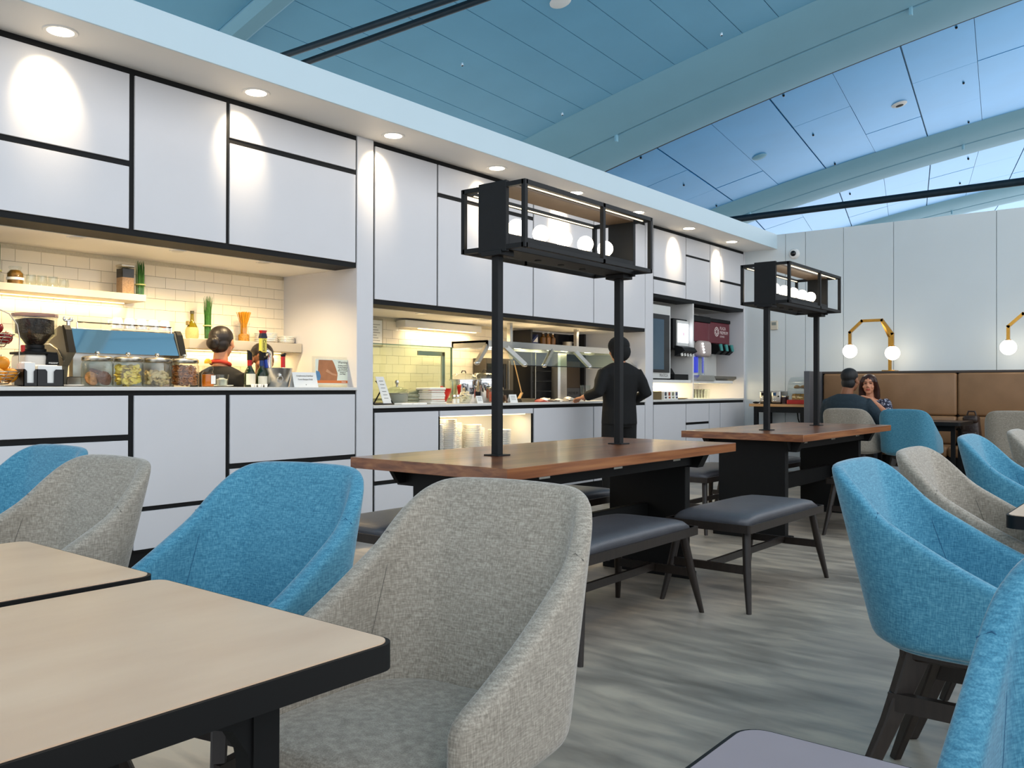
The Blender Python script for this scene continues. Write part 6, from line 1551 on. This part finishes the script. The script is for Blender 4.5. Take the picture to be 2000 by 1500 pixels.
for sx in (-1, 1):
    bm = nb(); box(bm, sx*0.09-0.04, sx*0.09+0.04, -0.08, 0.15, 0, 0.07, bev=0.025, seg=3); obj('shoe', bm, BLACK, t, smooth=60)

# --- colleague facing the room behind the taps
FACE = [SKIN2, M('dark_brow', '#2a1a12', 0.7, noise=(20, 0.2)), M('lip_brown', '#8c4638', 0.5, noise=(20, 0.1)), M('eye_dark', '#1c120e', 0.3, noise=(20, 0.1))]
def face_cls(hc, R, s):
    Ri = R.inverted(); c = Vector(hc)
    def f(p):
        q = (Ri @ (p-c))/s
        if q.y < 0.05: return 0
        if -0.073 < q.z < -0.053 and abs(q.x) < 0.022 and q.y > 0.075: return 2
        if 0.0 < q.z < 0.014 and 0.016 < abs(q.x) < 0.045: return 3
        if 0.024 < q.z < 0.033 and 0.012 < abs(q.x) < 0.052: return 1
        return 0
    return f
t = thing('person', 'bar worker facing the room, face half hidden behind the beer tap handle', 'person', (3.87, 5.47, 0), math.radians(150))
bm = nb(); hc = (0, 0.02, 1.305); HR = RZ(12) @ RX(-6); head(bm, hc, HR, 0.98)
tube(bm, [(0, -0.005, 1.25), (0, -0.015, 1.13)], [0.05, 0.058], 14)
loft(bm, [(0, 0, 0.8, 0.12, 0.08), (0, 0, 1.0, 0.13, 0.085), (0, -0.005, 1.1, 0.13, 0.075), (0, -0.005, 1.14, 0.07, 0.055)])
AL = [(-0.16, 0, 1.08), (-0.2, 0.0, 0.88), (-0.12, 0.14, 0.84)]; AR = [(0.16, 0, 1.08), (0.2, 0.0, 0.88), (0.12, 0.14, 0.84)]
for A in (AL, AR): tube(bm, A, [0.042, 0.036, 0.025], 10)
hand(bm, AL[2], (0.4, 1, 0), (0, 0, 1), (1, 0, 0), 1, 0.4, 0.95); hand(bm, AR[2], (-0.4, 1, 0), (0, 0, 1), (-1, 0, 0), 1, 0.4, 0.95)
for sx in (-1, 1): tube(bm, [(sx*0.08, 0, 0.8), (sx*0.09, 0.03, 0.42), (sx*0.09, -0.01, 0.06)], [0.07, 0.05, 0.036], 10)
remesh('body', bm, 0.0055, FACE, t, 2, face_cls(hc, HR, 0.98))
bm = nb(); loft(bm, [(0, 0, 0.68, 0.16, 0.12), (0, 0, 0.85, 0.15, 0.115), (0, 0, 0.98, 0.165, 0.115), (0, -0.005, 1.06, 0.18, 0.1), (0, -0.008, 1.105, 0.14, 0.085), (0, -0.01, 1.14, 0.075, 0.066)])
for A in (AL, AR):
    a, b_, c = [Vector(x) for x in A]; tube(bm, [a, lerp(a, b_, 0.5), b_, lerp(b_, c, 0.85)], [0.066, 0.06, 0.052, 0.042], 12)
remesh('jacket', bm, 0.012, BLKCLOTH, t)
bm = nb(); loft(bm, [(0, 0, 0.66, 0.155, 0.11), (0, 0, 0.82, 0.145, 0.105)])
for sx in (-1, 1): tube(bm, [(sx*0.08, 0, 0.78), (sx*0.09, 0.02, 0.42), (sx*0.09, -0.01, 0.05)], [0.09, 0.074, 0.064], 12)
remesh('trousers', bm, 0.013, BLKCLOTH, t)
bm = nb(); c = Vector(hc); ell(bm, c+HR @ Vector((0, -0.022, 0.048)), (0.082, 0.096, 0.08), 18, 12, HR); obj('hair', bm, HAIR, t, smooth=180)
for sx in (-1, 1):
    bm = nb(); box(bm, sx*0.09-0.042, sx*0.09+0.042, -0.08, 0.16, 0, 0.07, bev=0.025, seg=3); obj('shoe', bm, BLACK, t, smooth=60)

# --- man seated with his back to the camera
t = thing('person', 'man in a dark teal sweater seated with his back to the camera', 'person', (9.14, 2.87, 0), math.radians(-90))
NAVY = M('dark_teal_knit', '#24333c', 0.9, noise=(40, 0.2), bump=(60, 0.2))
bm = nb(); hc = (0.03, 0.03, 1.19); HR = RZ(-14); head(bm, hc, HR, 1.0)
tube(bm, [(0.02, 0.005, 1.135), (0.0, -0.01, 1.03)], [0.055, 0.062], 14)
loft(bm, [(0, 0.0, 0.52, 0.14, 0.1), (0, -0.01, 0.75, 0.14, 0.095), (0, -0.005, 0.95, 0.16, 0.09), (0, -0.005, 1.03, 0.08, 0.06)])
AL = [(-0.18, 0.0, 0.965), (-0.255, 0.12, 0.77), (-0.16, 0.42, 0.79)]; AR = [(0.18, 0.0, 0.965), (0.29, 0.12, 0.77), (0.18, 0.42, 0.79)]
for A in (AL, AR): tube(bm, A, [0.05, 0.042, 0.03], 10)
hand(bm, AL[2], (0.6, 0.8, 0), (0.8, -0.6, 0), (0, 0, -1), 1, 0.2); hand(bm, AR[2], (-0.6, 0.8, 0), (0.8, 0.6, 0), (0, 0, -1), -1, 0.2)
for sx in (-1, 1): tube(bm, [(sx*0.09, 0.0, 0.56), (sx*0.11, 0.42, 0.54), (sx*0.11, 0.4, 0.07)], [0.08, 0.06, 0.04], 10)
remesh('body', bm, 0.006, SKIN2, t)
bm = nb(); loft(bm, [(0, 0.0, 0.49, 0.185, 0.135), (0, -0.005, 0.62, 0.185, 0.13), (0, -0.01, 0.8, 0.205, 0.125), (0, -0.01, 0.94, 0.225, 0.115), (0, -0.008, 1.005, 0.19, 0.098), (0, -0.006, 1.045, 0.09, 0.075)])
for A in (AL, AR):
    a, b_, c = [Vector(x) for x in A]; tube(bm, [a, lerp(a, b_, 0.5), b_, lerp(b_, c, 0.8)], [0.066, 0.074, 0.066, 0.05], 12)
remesh('sweater', bm, 0.011, NAVY, t)
bm = nb()
for sx in (-1, 1): tube(bm, [(sx*0.09, 0.0, 0.57), (sx*0.115, 0.43, 0.55), (sx*0.115, 0.42, 0.3), (sx*0.115, 0.4, 0.07)], [0.098, 0.08, 0.068, 0.06], 12)
remesh('trousers', bm, 0.012, M('dark_trousers', '#23252a', 0.85, noise=(30, 0.2)), t)
bm = nb(); c = Vector(hc); ell(bm, c+HR @ Vector((0, -0.026, 0.042)), (0.084, 0.094, 0.082), 18, 12, HR); ell(bm, c+HR @ Vector((0, -0.045, -0.03)), (0.074, 0.058, 0.07), 14, 10, HR); remesh('hair', bm, 0.006, M('greying_black_hair', '#1a1a1a', 0.6, noise=(80, 0.4)), t, 2)
for sx in (-1, 1):
    bm = nb(); box(bm, sx*0.115-0.045, sx*0.115+0.045, 0.32, 0.58, 0, 0.08, bev=0.03, seg=3); obj('shoe', bm, BLACK, t, smooth=60)

# --- woman on the banquette, hand near her chin
t = thing('person', 'woman with long brown hair and patterned blouse seated on the banquette', 'person', (10.62, 3.06, 0), math.radians(90))
SKW = M('light_skin', '#cf8f6e', 0.5, noise=(20, 0.06))
bm = nb(); hc = (0, 0.06, 1.15); HR = RZ(8); head(bm, hc, HR, 0.97)
tube(bm, [(0, 0.03, 1.1), (0, 0.0, 0.97)], [0.046, 0.055], 14)
loft(bm, [(0, 0.0, 0.52, 0.13, 0.1), (0, 0.0, 0.72, 0.12, 0.085), (0, 0.0, 0.9, 0.14, 0.085), (0, 0.0, 0.965, 0.12, 0.07), (0, 0.0, 0.995, 0.06, 0.05)])
AL = [(-0.165, 0.0, 0.93), (-0.27, 0.22, 0.79), (-0.06, 0.22, 0.985)]; AR = [(0.165, 0.0, 0.93), (0.23, 0.2, 0.79), (0.05, 0.38, 0.79)]
for A in (AL, AR): tube(bm, A, [0.042, 0.036, 0.024], 10)
hand(bm, AL[2], (0.85, 0.1, 0.25), (0.1, 0.9, 0.3), (0.1, 0.2, -1), -1, 0.5, 0.92); hand(bm, AR[2], (-0.9, 0.4, 0.05), (0.4, 0.9, 0), (0, 0, -1), 1, 0.25, 0.92)
for sx in (-1, 1): tube(bm, [(sx*0.09, 0.02, 0.55), (sx*0.1, 0.44, 0.53), (sx*0.1, 0.4, 0.07)], [0.078, 0.056, 0.036], 10)
FW = [SKW, M('brow_brown', '#5a3322', 0.7, noise=(20, 0.2)), M('lip_rose', '#b0503f', 0.45, noise=(20, 0.1)), M('eye_brown', '#3a2418', 0.3, noise=(20, 0.1))]
remesh('body', bm, 0.0052, FW, t, 2, face_cls(hc, HR, 0.97))
def pattern():
    m = bpy.data.materials.new('navy_pattern'); m.use_nodes = True; nt = m.node_tree; b = nt.nodes['Principled BSDF']
    tc = nt.nodes.new('ShaderNodeTexCoord'); v = nt.nodes.new('ShaderNodeTexVoronoi'); v.inputs['Scale'].default_value = 38
    nt.links.new(tc.outputs['Object'], v.inputs['Vector']); r = nt.nodes.new('ShaderNodeValToRGB'); e = r.color_ramp.elements
    e[0].position = 0.3; e[0].color = (*lin('#b9bccb'), 1); e[1].position = 0.42; e[1].color = (*lin('#20253c'), 1)
    nt.links.new(v.outputs['Distance'], r.inputs[0]); nt.links.new(r.outputs[0], b.inputs['Base Color']); b.inputs['Roughness'].default_value = 0.8
    return m
bm = nb(); loft(bm, [(0, 0.0, 0.48, 0.17, 0.13), (0, 0.0, 0.62, 0.15, 0.115), (0, 0.01, 0.8, 0.165, 0.115), (0, 0.005, 0.89, 0.18, 0.105), (0, -0.005, 0.95, 0.17, 0.085), (0, -0.025, 0.985, 0.1, 0.055)])
for A, q in ((AL, 0.12), (AR, 0.5)):
    a, b_, c = [Vector(x) for x in A]; tube(bm, [a, lerp(a, b_, 0.5), b_, lerp(b_, c, q)], [0.068, 0.064, 0.06, 0.052], 12)
remesh('blouse', bm, 0.009, pattern(), t)
bm = nb()
for sx in (-1, 1): tube(bm, [(sx*0.09, 0.0, 0.56), (sx*0.105, 0.45, 0.54), (sx*0.105, 0.42, 0.3), (sx*0.105, 0.4, 0.06)], [0.095, 0.074, 0.062, 0.055], 12)
remesh('trousers', bm, 0.012, M('dark_trousers'), t)
bm = nb(); c = Vector(hc); ell(bm, c+HR @ Vector((0, -0.022, 0.04)), (0.088, 0.098, 0.084), 18, 12, HR)
for sx in (-1, 1): tube(bm, [c+HR @ Vector((sx*0.05, 0.03, 0.09)), c+HR @ Vector((sx*0.078, 0.035, 0.03)), c+HR @ Vector((sx*0.085, -0.02, -0.06)), c+HR @ Vector((sx*0.085, -0.04, -0.14)), c+HR @ Vector((sx*0.09, -0.04, -0.2))], [0.02, 0.022, 0.034, 0.036, 0.02], 10)
tube(bm, [c+HR @ Vector((0, -0.05, 0.02)), c+HR @ Vector((0, -0.075, -0.1)), c+HR @ Vector((0, -0.08, -0.2))], [0.08, 0.072, 0.05], 12)
remesh('hair', bm, 0.006, BROWNHAIR, t, 2)
bm = nb(); ell(bm, c+HR @ Vector((-0.08, 0.0, -0.045)), (0.006, 0.006, 0.008), 8, 6); obj('earring', bm, PAPER, t, smooth=180)
for sx in (-1, 1):
    bm = nb(); box(bm, sx*0.105-0.04, sx*0.105+0.04, 0.33, 0.55, 0, 0.07, bev=0.025, seg=3); obj('shoe', bm, BLACK, t, smooth=60)
